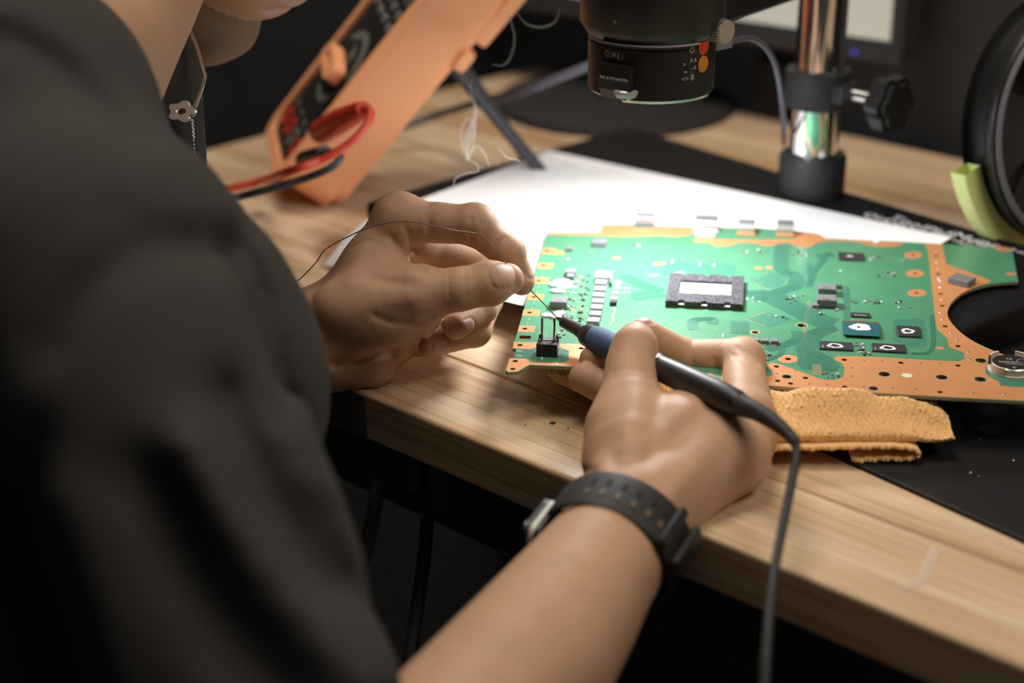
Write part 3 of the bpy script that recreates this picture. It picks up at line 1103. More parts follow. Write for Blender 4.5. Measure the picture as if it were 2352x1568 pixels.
q = comp('controller_chip', 2087, 764, 11.3, 13.5, 1.1, CHIP, label='square dark chip with paste inside a ring of pins')
leads(q, 2087, 764, 11.3, 13.5, 14); blob(2085, 761, 0.0011, 3.3, 3.4, q, 0.55, 8)
for k, (x, y) in enumerate([(1920, 797), (2041, 802)]):
    q = comp('memory_chip', x, y, 16.4, 9.6, 1.1, CHIP)
    for cx in (-5.6, 5.6):
        gs = [xf(box(0.0004, 0.001, 0.0003, 0), Matrix.Translation(((cx + (i - 2.5) * 0.75) / 1000, s_ * 5.0 / 1000, 0))) for i in range(6) for s_ in (-1, 1)]
        lo_ = obj('lead', xf(merge(*gs), BM(x, y)), SILVER, q); lo_['kind'] = 'stuff'
    blob(x - 2, y - 2.5, 0.0011, 3.9, 2.9, q, 0.62, 11 + k)
    text('K4A8G16', 0.0011, frame(B(x - 30, y - 2, 0.00115), tuple(bv), tuple(-bu)), GREY_INK, q)
q = comp('video_chip', 1955, 592, 14.2, 11.5, 1.3, CHIP, label='plain dark rectangular chip near the back of the board')
obj('chip_mark', xf(prism([[(0.0019 * math.cos(a), 0.0014 * math.sin(a)) for a in np.linspace(0, 6.283, 18, endpoint=False)]], 0, 0.00005), BM(1952, 588, 0.0013)), GREY_INK, q)
leads(q, 1955, 592, 14.2, 11.5, 10, 'ns', 0.7)
q = comp('driver_chip', 1976, 726, 10.0, 5.2, 1.1, CHIP)
leads(q, 1976, 726, 10.0, 5.2, 9, 'ns', 0.9)
text('BD9260', 0.0019, BM(1976, 723.5, 0.00115), GREY_INK, q)
q = comp('driver_chip', 1924, 661, 4.2, 4.2, 1.0, CHIP); leads(q, 1924, 661, 4.2, 4.2, 5, 'ns', 0.7)
q = comp('driver_chip', 1902, 706, 5.4, 3.2, 1.0, CHIP); leads(q, 1902, 706, 5.4, 3.2, 6, 's', 0.8)
# power inductors
for x, y, sx, sy, sz in [(1899, 674, 9.6, 8.4, 4.2), (1898, 701, 10.2, 8.6, 4.6), (1284, 704, 8.8, 8.2, 4.2), (1377, 565, 8.2, 7.4, 3.4), (1311, 632, 5.6, 6.4, 3.0), (1310, 640, 4.2, 5.0, 2.4), (1308, 576, 3.8, 4.2, 2.4)]:
    q = comp('inductor', x, y, sx, sy, sz, FERR)
    obj('terminal', xf(merge(xf(box(0.0005, sy / 2200, sz / 2200, 0), Matrix.Translation((sx / 2000, 0, 0))), xf(box(0.0005, sy / 2200, sz / 2200, 0), Matrix.Translation((-sx / 2000, 0, 0)))), BM(x, y)), SILVER, q)
text('R47', 0.0024, BM(1899, 661, 0.00425), CHIP, board); text('R47', 0.0024, BM(1898, 687, 0.00465), CHIP, board); text('2R2', 0.002, BM(1284, 690, 0.00425), FERR, board)
comp('inductor', 2209, 651, 12.0, 9.6, 3.6, FERR, 0.0003, math.radians(-32), 'big dark inductor turned askew on the copper')
comp('inductor', 1757, 787, 3.6, 4.4, 2.0, FERR); comp('inductor', 1779, 788, 3.6, 4.4, 2.0, FERR); comp('inductor', 1873, 706, 3.6, 4.4, 2.2, FERR)
comp('inductor', 1736, 784, 4.0, 4.4, 1.6, FERR)
for x, y in [(1757, 793), (1779, 794), (1873, 712)]: comp('terminal_pad', x, y, 2.2, 0.8, 0.5, GOLD)
# the row of chokes beside the processor
for k, (x, y) in enumerate([(1380, 659), (1378, 673.5), (1375, 688), (1373, 702), (1370, 716), (1367, 731), (1363, 746)]):
    comp('choke', x, y, 6.3, 6.0, 3.2, mat('choke_grey', (0.36, 0.35, 0.38), 0.5) if k == 0 and 'choke_grey' not in MATS else MATS['choke_grey'])
q = comp('power_block', 1386, 645, 8.8, 9.0, 4.2, mat('white_block', (0.75, 0.75, 0.75), 0.5))
for x in (1370, 1402): comp('terminal_pad', x, 658, 1.4, 2.0, 2.2, CHIP)
for k, (x, y) in enumerate([(1419, 656), (1417, 667.5), (1414, 679), (1411, 691), (1409, 699)]):
    comp('capacitor', x, y, 3.4, 4.6, 2.2, mat('cap_white', (0.55, 0.54, 0.53), 0.5) if k == 0 else MATS['cap_white'] if k < 4 else CHIP)
# pale blobs beside the inductors: paste, and solder-mask glare drawn as shapes
for k, (x, y, rx, ry) in enumerate([(1293, 650, 5.0, 3.0), (1276, 657, 3.6, 2.6), (1296, 661, 4.6, 2.8), (1281, 671, 3.8, 2.4), (1286, 722, 3.0, 2.6), (1277, 730, 3.0, 2.0), (1258, 727, 3.2, 2.0)]):
    blob(x, y, 0.0, rx, ry, board, 0.0, 30 + k, 0.0012)
# power stage drivers and tiny passives in the column
for k in range(9):
    x, y = 1352 - k * 2.7, 634 + k * 14.0
    comp('capacitor', x, y, 1.3, 1.5, 0.8, CHIP)
passv = []
rnd = random.Random(12)
for k in range(10):
    y0 = 636 + k * 13.2
    for j in range(7):
        passv.append((1336 - (y0 - 636) * 0.2 + rnd.uniform(-28, 22) * (0.5 if k < 2 else 1), y0 + rnd.uniform(-5, 5)))
for cx, cy, n, sx, sy in [(1838, 583, 8, 18, 7), (1714, 578, 6, 11, 5), (1749, 578, 5, 10, 4), (1826, 688, 10, 20, 9), (2000, 694, 12, 26, 5), (2035, 632, 9, 22, 8), (2010, 594, 8, 12, 4), (2075, 700, 8, 18, 10), (1903, 583, 2, 4, 2),
                          (1918, 712, 6, 8, 5), (1975, 800, 12, 9, 11), (1990, 812, 6, 8, 4), (1908, 862, 7, 18, 6), (2070, 598, 4, 8, 2), (1888, 722, 4, 14, 3), (1975, 740, 7, 16, 1.5), (1300, 598, 3, 6, 5), (1365, 580, 3, 14, 4), (1600, 790, 8, 60, 5), (1655, 786, 6, 30, 4),
                          (1462, 563, 3, 12, 4), (2012, 560, 2, 3, 2), (1790, 730, 3, 20, 3), (1650, 745, 0, 40, 6), (1288, 770, 4, 12, 6), (1770, 822, 4, 10, 8)]:
    for j in range(n): passv.append((cx + rnd.uniform(-sx, sx), cy + rnd.uniform(-sy, sy)))
pm = [mesh_data('passive', box(0.0015, 0.0009, 0.0007, 0.0001, 1), m_) for m_ in (CERA, SILVER, CHIP, PASTE)]
for i, (x, y) in enumerate(passv):
    place('passive', pm[i % 3 if i % 5 else 3], board, BM(x, y, 0, rnd.choice([0, 0, math.pi / 2])))
# fields of small vias and pads (hundreds, too small to tell apart)
dots = []
for i in range(9):
    for j in range(5): dots.append((1240 + j * 7 + i * 0.2 + (14 if j > 2 else 0), 760 + i * 3.6))
for x0, y0, x1, y1, n in [(1722, 730, 1760, 716, 14), (1716, 733, 1760, 752, 14), (1725, 645, 1765, 665, 12), (1738, 640, 1768, 626, 10), (1855, 755, 1857, 850, 0)]:
    for i in range(n): dots.append((x0 + (x1 - x0) * i / n, y0 + (y1 - y0) * i / n))
for i in range(90):
    t = i / 90
    dots.append((1859 - 14 * t + rnd.uniform(-5, 5), 690 + 95 * t))
for i in range(12):
    for j in range(5): dots.append((1868 + j * 4.2, 838 + i * 2.0))
for i in range(150): dots.append((1320 + rnd.uniform(-35, 30) - 0, 640 + rnd.uniform(0, 110)))
for i in range(60): dots.append((rnd.uniform(1440, 1830), rnd.uniform(560, 800)))
for i in range(8):
    for j in range(4): dots.append((1981 + j * 8, 846 + i * 3.2))
for i in range(60): dots.append((1420 + rnd.uniform(-3, 3) - i * 0.25, 650 + i * 1.6))
gs = [xf(prism([[(0.00042 * math.cos(a), 0.00042 * math.sin(a)) for a in np.linspace(0, 6.283, 6, endpoint=False)]], -0.00005, 0.00006), Matrix.Translation(V(B(x, y)))) for x, y in dots]
o = obj('test_pad', merge(*gs), GOLD, board); o['kind'] = 'stuff'
# silkscreen marks
gs = []
for x, y, sx, sy in [(1715, 686, 1.0, 3.0), (1729, 684, 1.0, 4.0), (1738, 692, 4.5, 0.6), (1544, 600, 0.8, 6), (1607, 606, 0.8, 6), (1640, 608, 0.8, 5), (1500, 632, 6, .6), (1563, 625, 5, .6), (1245, 823, 0.7, 3), (1193, 806, 3, .6), (1193, 817, 3, .6), (2055, 803, 3, .5), (2155, 640, 1.5, 2.5),
                     (1930, 622, 1, 2), (1438, 662, 5, .5), (1438, 672, 5, .5), (1700, 760, 7, .5), (1660, 770, .5, 5), (1310, 790, 3, .6)]:
    gs.append(xf(box(sx / 1000, sy / 1000, 0.0001, 0), BM(x, y, -0.00004)))
o = obj('silkscreen_mark', merge(*gs), SILK, board); o['kind'] = 'stuff'

# two-pin power header at the front left corner
hdr = comp('pin_header', 1258, 812, 10.4, 8.6, 6.6, BLACK_PL, label='black two-pin power header at the front left corner')
hM = BM(1258, 812)
obj('socket_floor', xf(box(0.0092, 0.0030, 0.0003, 0), hM @ Matrix.Translation((0, 0.0022, 0.0066))), FERR, hdr)
for s_ in (-1, 1):
    obj('pin', xf(box(0.0011, 0.0011, 0.0118, 0.0002, 1), hM @ Matrix.Translation((s_ * 0.0030, 0.0012, 0.0066))), CHROME, hdr)
    obj('key_post', xf(box(0.0010, 0.0009, 0.0022, 0.0001, 1), hM @ Matrix.Translation((s_ * 0.0042, 0.0030, 0.0066))), BLACK_PL, hdr)

# ports along the back edge, soldered on
METP = mat('port_shell', (0.62, 0.63, 0.66), 0.3, 0.85)
for k, (x, y, sx, sy, sz, lab) in enumerate([(1481, 514, 11.5, 9, 5.6, 'white ribbon socket, leftmost port on the back edge'), (1622, 524, 13.6, 13, 6.4, 'tall metal display port, second on the back edge'),
                                            (1714, 533, 9.8, 10, 6.6, 'upright metal port, third on the back edge'), (1803, 536, 9.8, 10, 6.8, 'upright metal port, rightmost on the back edge')]):
    q = comp('port', x, y, sx, sy, sz, METP, 0.0005, 0.0, lab)
    M = BM(x, y)
    if k == 0:
        obj('shell_slot', xf(box(0.0115, 0.0012, 0.0024, 0), M @ Matrix.Translation((0, -0.0049, 0.0002))), FERR, q)
        for i in range(4): obj('latch_hole', xf(box(0.0009, 0.0004, 0.0012, 0), M @ Matrix.Translation((-0.0052 + i * 0.0035, -0.0046, 0.0036))), CHIP, q)
    else:
        obj('shell_lip', xf(box(sx / 1000 + 0.0006, 0.0016, 0.0012, 0.0002, 1), M @ Matrix.Translation((0, -sy / 2000, sz / 1000 * 0.5))), METP, q)
        obj('port_base', xf(box(sx / 1000 + 0.0012, 0.0022, 0.0015, 0.0002, 1), M @ Matrix.Translation((0, -sy / 2000 - 0.0006, 0))), COPPER if k > 1 else IVORY, q)
        for i in range(4): obj('spring', xf(box(0.0010, 0.0005, 0.0018, 0), M @ Matrix.Translation((-sx / 1000 * 0.36 + i * sx / 1000 * 0.24, -sy / 2000 - 0.0004, sz / 1000 * 0.62))), PASTE, q)
q = comp('ribbon_socket', 1620, 545, 11.6, 4.6, 2.2, METP)
leads(q, 1620, 545, 11.6, 4.6, 14, 's', 0.8)

# coin cell holder with the cell resting in it
bx, by = 2322, 850
hc = B(bx, by)
RC = 0.0100
hold = thing('x', None, None, hc)
bpy.data.objects.remove(hold)
holder = obj('cell_holder', xf(lathe([(0, 0), (RC + 0.0012, 0), (RC + 0.0012, 0.0009), (0, 0.0009)], 48), Matrix.Translation(V(hc))), IVORY, board)
for k, (a0, a1, h) in enumerate([(200, 238, 0.0048), (302, 340, 0.0048), (112, 150, 0.0058), (30, 68, 0.0058)]):
    obj('holder_wall', xf(lathe([(RC + 0.0003, 0), (RC + 0.0013, 0), (RC + 0.0013, h), (RC + 0.0003, h), (RC + 0.0003, 0)], 10, math.radians(a0), math.radians(a1)), Matrix.Translation(V(hc))), IVORY, holder)
for a in (270, 90):
    ar = math.radians(a)
    d_ = np.array([math.cos(ar), math.sin(ar), 0])
    M = frame(hc + d_ * (RC + 0.0018), (-d_[1], d_[0], 0), d_)
    obj('clip_frame', xf(merge(xf(box(0.0010, 0.0022, 0.0048, 0.0001, 1), Matrix.Translation((-0.0021, 0, 0))), xf(box(0.0010, 0.0022, 0.0048, 0.0001, 1), Matrix.Translation((0.0021, 0, 0))), xf(box(0.0052, 0.0010, 0.0008, 0), Matrix.Translation((0, -0.0008, 0.0040)))), M), IVORY, holder)
    obj('clip_spring', xf(box(0.0030, 0.0008, 0.0034, 0.0001, 1), M @ Matrix.Translation((0, 0.0002, 0.0004))), GOLD, holder)
    obj('clip_dimple', xf(cyl(0.0008, 0.0005, 12), M @ Matrix.Translation((0, -0.0008, 0.0046))), SILVER, holder)
cell = thing('coin_cell', 'round dark coin cell marked with a plus in the ivory holder', 'battery', hc + np.array([0, 0, 0.001]))
DARKFACE = mat('cell_face', (0.045, 0.042, 0.05), 0.35, 0.5)
cM = Matrix.Translation(V(hc + np.array([0, 0, 0.001])))
obj('can', xf(lathe([(0, 0), (RC - 0.0006, 0), (RC - 0.0003, 0.0003), (RC - 0.0003, 0.0027), (RC - 0.0009, 0.0032)], 56), cM), STEEL, cell, True)
obj('top_face', xf(cyl(RC - 0.0009, 0.0004, 56), cM @ Matrix.Translation((0, 0, 0.0029))), DARKFACE, cell)
for s_, sz_, dx, dy in [('Panasonic', 0.0020, 0.0004, -0.0026), ('CR2032', 0.0026, -0.0018, 0.0002), ('3V', 0.0028, -0.0002, 0.0040), ('+', 0.0042, -0.0006, -0.0062)]:
    M = frame(hc + np.array([dx, dy, 0.0043]), (-1, 0.05, 0), (-0.05, -1, 0))
    text(s_, sz_, M, GREY_INK, cell, 'cell_marking', xs=1.05)
obj('cell_marking', xf(lathe([(0.0022, 0), (0.0024, 0), (0.0024, 0.0001), (0.0022, 0.0001), (0.0022, 0)], 24), Matrix.Translation(V(hc + np.array([0.0052, 0.0012, 0.0043])))), GREY_INK, cell)
# ------------------------------------------------------------------ microscope: pole, clamps, arm, body, ring light
pb = PZ(1862, 440, PT)
pM = lambda z: Matrix.Translation(V(pb + np.array([0, 0, z])))
PR = 0.0153
fl = obj('pole_socket', xf(lathe([(0, 0), (0.0205, 0), (0.0212, 0.002), (0.0212, 0.024), (0.0198, 0.026), (PR + 0.0002, 0.026), (PR + 0.0002, 0.0)], 48), pM(0)), BLACK_RUBBER, scope, True)
for i in range(3):
    a = math.radians(-60 + i * 120)
    obj('set_screw', xf(cyl(0.0022, 0.0008, 12), frame(pb + np.array([0.0209 * math.cos(a), 0.0209 * math.sin(a), 0.012]), (-math.sin(a), math.cos(a), 0), (0, 0, 1)) ), STEEL_BLACK, fl)
obj('pole', xf(lathe([(0, 0.001), (PR, 0.001), (PR, 0.28), (0, 0.28)], 64), pM(0)), CHROME, scope, True)
# clamp ring with thumb knob
zc = 0.058
zc = float(PD(1862, 245, 1.09)[2] - TH - PT)
clamp = obj('clamp_ring', xf(lathe([(PR, 0), (0.0195, 0), (0.0205, 0.001), (0.0205, 0.0225), (0.0195, 0.0235), (PR, 0.0235), (PR, 0)], 48), pM(zc)), BLACK_RUBBER, scope, True)
kd = Vector((0.64, -0.77, 0)).normalized()
kp = pb + np.array([0, 0, zc + 0.0125])
KM = lambda t: frame(kp + np.array(kd) * t, (0, 0, 1), tuple(Vector((0, 0, 1)).cross(-kd)))
KM = lambda t: Matrix.Translation(V(kp + np.array(kd) * t)) @ kd.to_track_quat('Z', 'Y').to_matrix().to_4x4()
obj('clamp_ear', xf(box(0.019, 0.012, 0.010, 0.002), KM(0.0175)), BLACK_RUBBER, clamp)
obj('clamp_screw', xf(merge(lathe([(0, 0), (0.0034, 0), (0.0034, 0.028), (0, 0.028)], 20)), KM(0.024)), CHROME, clamp, True)
kn = []
for i in range(48):
    a = 2 * math.pi * i / 48
    r = 0.0165 + 0.0016 * math.cos(6 * a)
    kn.append((r * math.cos(a), r * math.sin(a)))
knob = obj('clamp_knob', xf(merge(prism([kn], 0.004, 0.013), prism([[(p[0] * .8, p[1] * .8) for p in kn]], 0.0, 0.004), prism([[(p[0] * .8, p[1] * .8) for p in kn]], 0.013, 0.016)), KM(0.048)), BLACK_PL, clamp)
ch = []
for i in range(14):
    a = math.radians(60 + i * 8)
    ch.append(V(kp + np.array(kd) * 0.0455) + Vector((0, 0, 1)) * 0.0140 * math.cos(a) + kd.cross(Vector((0, 0, 1))) * -0.0140 * math.sin(a))
obj('clamp_washer', tube(ch, 0.0019, 8), CHROME, clamp, True)
# head
hc0 = PD(1494, 200, 0.925)
hz = float(hc0[2])
hM = Matrix.Translation(V(hc0))
R1, R2 = 0.0335, 0.0381
body = obj('ring_light', xf(lathe([(0.024, 0.001), (0.031, 0.0), (R1 - 0.0012, 0.0), (R1, 0.0012), (R1, 0.0265), (R1 - 0.0006, 0.0268), (R1 - 0.0006, 0.0275), (R1, 0.0278), (R1 + 0.0006, 0.030), (R1 - 0.004, 0.0302)], 80), hM), BLACK_PL, scope, True)
obj('light_leak_rim', xf(lathe([(R1 - 0.0005, 0.0296), (R1 + 0.0030, 0.0296), (R1 + 0.0030, 0.0301), (R1 - 0.0005, 0.0301)], 40, math.radians(218), math.radians(308)), hM), mat('pale_leak_rim', (0.75, 0.75, 0.8), 0.3, 0.6), body)  # pale arc painted in for ring light leaking through the housing gap
obj('lower_lip', xf(lathe([(R1 - 0.0030, -0.0012), (R1 - 0.0004, -0.0006), (R1 + 0.0001, 0.0008), (R1 - 0.003, 0.0008)], 40, math.radians(240), math.radians(330)), hM), STEEL, body)
LED = mat('led_ring', (0.92, 0.96, 1.0), 0.4, emit=22.0)
obj('led_diffuser', xf(lathe([(0.0245, 0.0012), (0.0305, 0.0004)], 64), hM), LED, body)
hbody = obj('upper_housing', xf(lathe([(R1 - 0.004, 0.0302), (R2 - 0.004, 0.0302), (R2, 0.036), (R2, 0.070), (R2 - 0.002, 0.072), (0.026, 0.072)], 80), hM), BLACK_PL, scope, True)
obj('housing_screw', xf(cyl(0.0011, 0.0006, 12), frame(hc0 + np.array([R2 * math.cos(math.radians(236)), R2 * math.sin(math.radians(236)), 0.0415]), (0, 0, 1), (-0.83, 0.56, 0))), STEEL, hbody)
# square optical head with bevelled lower corner above the housing
obj('optical_head', xf(box(0.068, 0.068, 0.070, 0.003), Matrix.Translation(V(hc0 + np.array([0.004, 0.0, 0.0715]))) @ Matrix.Rotation(math.radians(52), 4, 'Z')), mat('grey_metal', (0.05, 0.05, 0.055), 0.28, 0.5), scope)
obj('objective', xf(lathe([(0, 0.004), (0.020, 0.004), (0.0238, 0.002), (0.0238, 0.03), (0, 0.03)], 48), hM), BLACK_MATTE, scope, True)
# arm to the pole
a0 = hc0 + np.array([0, 0, 0.052])
a1 = np.array([pb[0], pb[1], a0[2]])
ad = a1 - a0; al = float(np.linalg.norm(ad)); ad /= al
obj('arm', xf(box(al + 0.05, 0.036, 0.040, 0.003), frame((a0 + a1) / 2 + ad * 0.02 + np.array([0, 0, -0.0250]), ad, (-ad[1], ad[0], 0))), BLACK_PL, scope)
obj('pole_clamp', xf(lathe([(PR, 0), (0.024, 0), (0.024, 0.05), (PR, 0.05), (PR, 0)], 40), Matrix.Translation(V((pb[0], pb[1], a0[2] - 0.010)))), BLACK_PL, scope)
# knurled focus lock screw
ks = PD(1640, 66, 0.90)
kdir = Vector((0.62, -0.75, -0.05)).normalized()
kq = kdir.to_track_quat('Z', 'Y').to_matrix().to_4x4()
kn2 = [((0.0062 + (0.0003 if i % 2 else 0)) * math.cos(2 * math.pi * i / 56), (0.0062 + (0.0003 if i % 2 else 0)) * math.sin(2 * math.pi * i / 56)) for i in range(56)]
SATIN = mat('satin_nickel', (0.55, 0.53, 0.50), 0.4, 0.6)
ksm = obj('lock_screw', xf(merge(prism([kn2], 0, 0.0085), prism([[(p[0] * .9, p[1] * .9) for p in kn2]], 0.0085, 0.0092)), Matrix.Translation(V(ks)) @ kq), SATIN, scope)
obj('screw_stem', xf(cyl(0.0026, 0.012, 16), Matrix.Translation(V(ks) - kdir * 0.0115) @ kq), SATIN, ksm)


def on_ring(px, py, r=R1, zoff=0.0):
    """point of the ring light's cylinder seen at a picture point, with tangent and normal"""
    d = ray(px, py); o_ = cC - hc0
    a = d[0] ** 2 + d[1] ** 2; b = 2 * (o_[0] * d[0] + o_[1] * d[1]); c = o_[0] ** 2 + o_[1] ** 2 - r * r
    disc_ = b * b - 4 * a * c
    t = (-b - math.sqrt(max(0, disc_))) / (2 * a)
    p = cC + t * d
    n = np.array([p[0] - hc0[0], p[1] - hc0[1], 0]) / r
    return p, np.array([-n[1], n[0], 0]), n


def ring_text(s, px, py, size, m, xs=1.0, r=R1 + 0.00005):
    p, t, n = on_ring(px, py, r)
    return text(s, size, frame(p, t, (0, 0, 1)), m, body, xs=xs)


def ring_dot(name, px, py, rad, m, h=0.0005):
    p, t, n = on_ring(px, py)
    return obj(name, xf(cyl(rad, h, 28, bev=h * 0.4), frame(p - n * h * 0.3, t, (0, 0, 1))), m, body, True)


for k, chs in enumerate('QiANLi'):
    ring_text(chs, 1394 + k * 7.2, 123 + k * 1.9, 0.0046, GREY_INK, 0.8)
ring_dot('power_button', 1616, 107, 0.0043, mat('red_button', (0.62, 0.045, 0.015), 0.4))
ring_dot('level_button', 1614.5, 147, 0.0043, mat('amber_button', (0.62, 0.23, 0.02), 0.4))
for s_, x, y, sz in [('o', 1573, 107, 0.003), ('O', 1590, 116, 0.0045), ('|', 1590, 111, 0.0025), ('^', 1588, 143, 0.005), ('^', 1597, 142, 0.005), ('o', 1572, 147, 0.003), ('-', 1575, 163, 0.0075), (':', 1587, 160, 0.005), ('^', 1596, 159, 0.005),
                     ('<>', 1574, 182, 0.0036), ('8', 1590, 178, 0.0045)]:
    ring_text(s_, x, y, sz, GREY_INK)
# clip-on filter slider with a glass knob
p0, t0, n0_ = on_ring(1418, 180)
sM = frame(p0, t0, (0, 0, 1))
sl = obj('filter_slider', xf(merge(xf(box(0.0195, 0.0135, 0.004, 0.0006), Matrix.Translation((0, 0.001, -0.001)))), sM), BLACK_PL, scope)
obj('slider_lip', xf(prism([[(-0.0085, -0.0055), (0.0085, -0.0055), (0.0075, -0.0100), (-0.0075, -0.0100)]], -0.001, 0.0036), sM), mat('grey_lip', (0.26, 0.25, 0.28), 0.35, 0.4), sl)
obj('slider_face', xf(box(0.0180, 0.0062, 0.0006, 0.0002), sM @ Matrix.Translation((0, -0.0022, 0.0029))), mat('slider_face', (0.045, 0.045, 0.048), 0.4), sl)
text('FILL & POLARIZER', 0.0021, sM @ Matrix.Translation((0, 0.0005, 0.0036)) @ Matrix.Rotation(0, 4, 'Z'), WHITE_INK, sl)
GLASS = mat('glass', (0.95, 0.97, 1.0), 0.12, trans=0.6)
gp, gt, gn = on_ring(1438, 214)
obj('glass_knob', xf(lathe([(0, -0.0042), (0.0030, -0.0042), (0.0056, -0.0030), (0.0068, -0.0008), (0.0068, 0.0004), (0.0058, 0.0012), (0, 0.0012)], 12), Matrix.Translation(V(gp + np.array([0, 0.001, 0.001])))), GLASS, scope)
# light cable
plug = PD(1642, 103, 0.93)
lc = [pt(1640, 104, 0.93), pt(1665, 99, 0.935), pt(1690, 92, 0.94), pt(1716, 87, 0.95), pt(1745, 97, 0.965), pt(1768, 122, 0.985), pt(1784, 160, 1.01), pt(1796, 230, 1.04), pt(1800, 300, 1.09), pt(1800, 330, 1.13)]
cb = obj('light_cable', tube(spline(lc, 8), 0.0016, 10), mat('grey_cable_sheath', (0.10, 0.10, 0.13), 0.4), scope, True)
obj('plug', xf(box(0.0125, 0.0040, 0.0040, 0.0006), frame((lc[0] + lc[1]) / 2, lc[1] - lc[0], (0, 0, 1))), mat('grey_plug', (0.30, 0.28, 0.32), 0.35, 0.5), cb)
# LED ring light: its light
area('ring_light_lamp', (hc0[0], hc0[1], hz - 0.003), (hc0[0], hc0[1], 0), 0.056, 0.76, (0.93, 0.97, 1.0), 'DISK')

# ------------------------------------------------------------------ monitor on its round base
mdir = Vector((math.cos(math.radians(-36)), math.sin(math.radians(-36)), 0))
mnor = Vector((mdir.y, -mdir.x, 0)) * 1.0
if mnor.y > 0: mnor = -mnor
mco = PD(2066, 154, 1.255)                # lower right corner of the case
MWd, MHt = 0.455, 0.30
MM = frame(mco - np.array(mdir) * MWd, mdir, (0, 0, 1))   # x right, y up, z = towards the viewer
MM.col[3] = (*V(mco - np.array(mdir) * MWd), 1)
mon = thing('monitor', 'black monitor with a blank light grey screen behind the microscope pole', 'monitor', PZ(1400, 246))
CASE = mat('monitor_case', (0.050, 0.050, 0.062), 0.5)
zs = 1 if MM.col[2].to_3d().dot(Vector((0, -1, 0))) > 0 else -1
case = obj('case', xf(box(MWd, MHt, 0.012, 0.002), MM @ Matrix.Translation((MWd / 2, MHt / 2, -0.012))), CASE, mon)
obj('case_rear', xf(box(MWd + 0.004, MHt - 0.004, 0.012, 0.004), MM @ Matrix.Translation((MWd / 2 + 0.004, MHt / 2, -0.022))), BLACK_MATTE, mon)
obj('screen', xf(box(MWd - 0.018, MHt - 0.026, 0.0008, 0), MM @ Matrix.Translation((MWd / 2, MHt / 2 + 0.0045, -0.0002))), mat('lit_screen', (0.55, 0.55, 0.49), 0.5, emit=0.45), mon)
obj('power_led', xf(cyl(0.0016, 0.001, 12), MM @ Matrix.Translation((MWd - 0.036, 0.006, 0.0))), mat('blue_led', (0.08, 0.07, 0.9), 0.4, emit=0.5), case)
dc = PZ(1412, 243)
obj('round_base', xf(lathe([(0, 0), (0.094, 0), (0.096, 0.002), (0.094, 0.006), (0.03, 0.010), (0, 0.010)], 72), Matrix.Translation(V(dc))), BLACK_MATTE, mon, True)
nk = mco - np.array(mdir) * (MWd * 0.5)
nk = np.array([dc[0], dc[1], 0])
nt_ = np.array(MM @ Vector((MWd * 0.5, 0.10, -0.024)))
obj('neck', tube([V((dc[0], dc[1], TH + 0.006)), V((dc[0] * .6 + nt_[0] * .4, dc[1] * .6 + nt_[1] * .4, TH + 0.09)), V(nt_)], 0.016, 14), BLACK_MATTE, mon, True)
# black adapter block standing behind the pole
ab = PZ(1772, 262)
adp = obj('power_adapter', xf(box(0.030, 0.022, 0.045, 0.003), frame(ab, E1, E2)), BLACK_MATTE)
tag(adp, 'black power brick standing on the bench behind the microscope pole', 'adapter')

# ------------------------------------------------------------------ desk fan at the right edge, lime strap
fc = PD(2490, 276, 1.03)
fax = Vector((0.50, -0.86, 0.10)).normalized()
fM = Matrix.Translation(V(fc)) @ fax.to_track_quat('Z', 'Y').to_matrix().to_4x4()
FR = 0.0730
fan = thing('desk_fan', 'round black fan with a grey-edged rim at the right frame edge', 'fan', PZ(2446, 560))
obj('housing', xf(lathe([(FR - 0.0008, -0.008), (FR + 0.0022, -0.005), (FR + 0.0032, 0.0), (FR + 0.0026, 0.0024), (FR + 0.002, 0.003), (FR - 0.001, 0.001), (FR - 0.003, -0.006), (FR - 0.0032, -0.022), (FR + 0.0035, -0.022)], 96), fM), BLACK_PL, fan, True)
obj('rim', xf(lathe([(FR + 0.0010, 0.0025), (FR + 0.0014, 0.0042), (FR - 0.0005, 0.0054), (FR - 0.0026, 0.0044), (FR - 0.0028, 0.0005)], 96), fM), mat('grey_rim', (0.20, 0.19, 0.23), 0.4), fan, True)
obj('hub', xf(cyl(0.018, 0.02, 32, bev=0.003), fM @ Matrix.Translation((0, 0, -0.021))), BLACK_PL, fan, True)
for i in range(5):
    v, f = [], []
    for a in range(7):
        for r_ in (0.017, 0.035, 0.055, 0.068):
            an = 2 * math.pi * i / 5 + (a / 6) * 0.85 + r_ * 4
            v.append((r_ * math.cos(an), r_ * math.sin(an), -0.018 + a * 0.0022))
    for a in range(6):
        for q in range(3): f.append((a * 4 + q, a * 4 + q + 1, a * 4 + q + 5, a * 4 + q + 4))
    n_ = len(v)
    v2 = v + [(x, y, z - 0.0012) for x, y, z in v]
    obj('blade', xf((v2, f + [tuple(k + n_ for k in q[::-1]) for q in f]), fM), mat('blade', (0.022, 0.021, 0.024), 0.45) if i == 0 else MATS['blade'], fan, True)
obj('back_grille', xf(cyl(FR - 0.002, 0.003, 64), fM @ Matrix.Translation((0, 0, -0.024))), BLACK_MATTE, fan)
LIME = mat('lime_strap', (0.78, 0.86, 0.34), 0.6, vary=0.05)
def fang(x, y):
    best = min(range(720), key=lambda k: (lambda q: abs(q[0] - x) + abs(q[1] - y))(pxy(fM @ Vector(((FR + 0.010) * math.cos(k * math.pi / 360), (FR + 0.010) * math.sin(k * math.pi / 360), -0.014)))))
    return best * math.pi / 360


def pxy(p):
    q = np.array(p) - cC
    d = q @ cF
    return 1176 + FPX * (q @ cR) / d, 784 - FPX * (q @ cU) / d


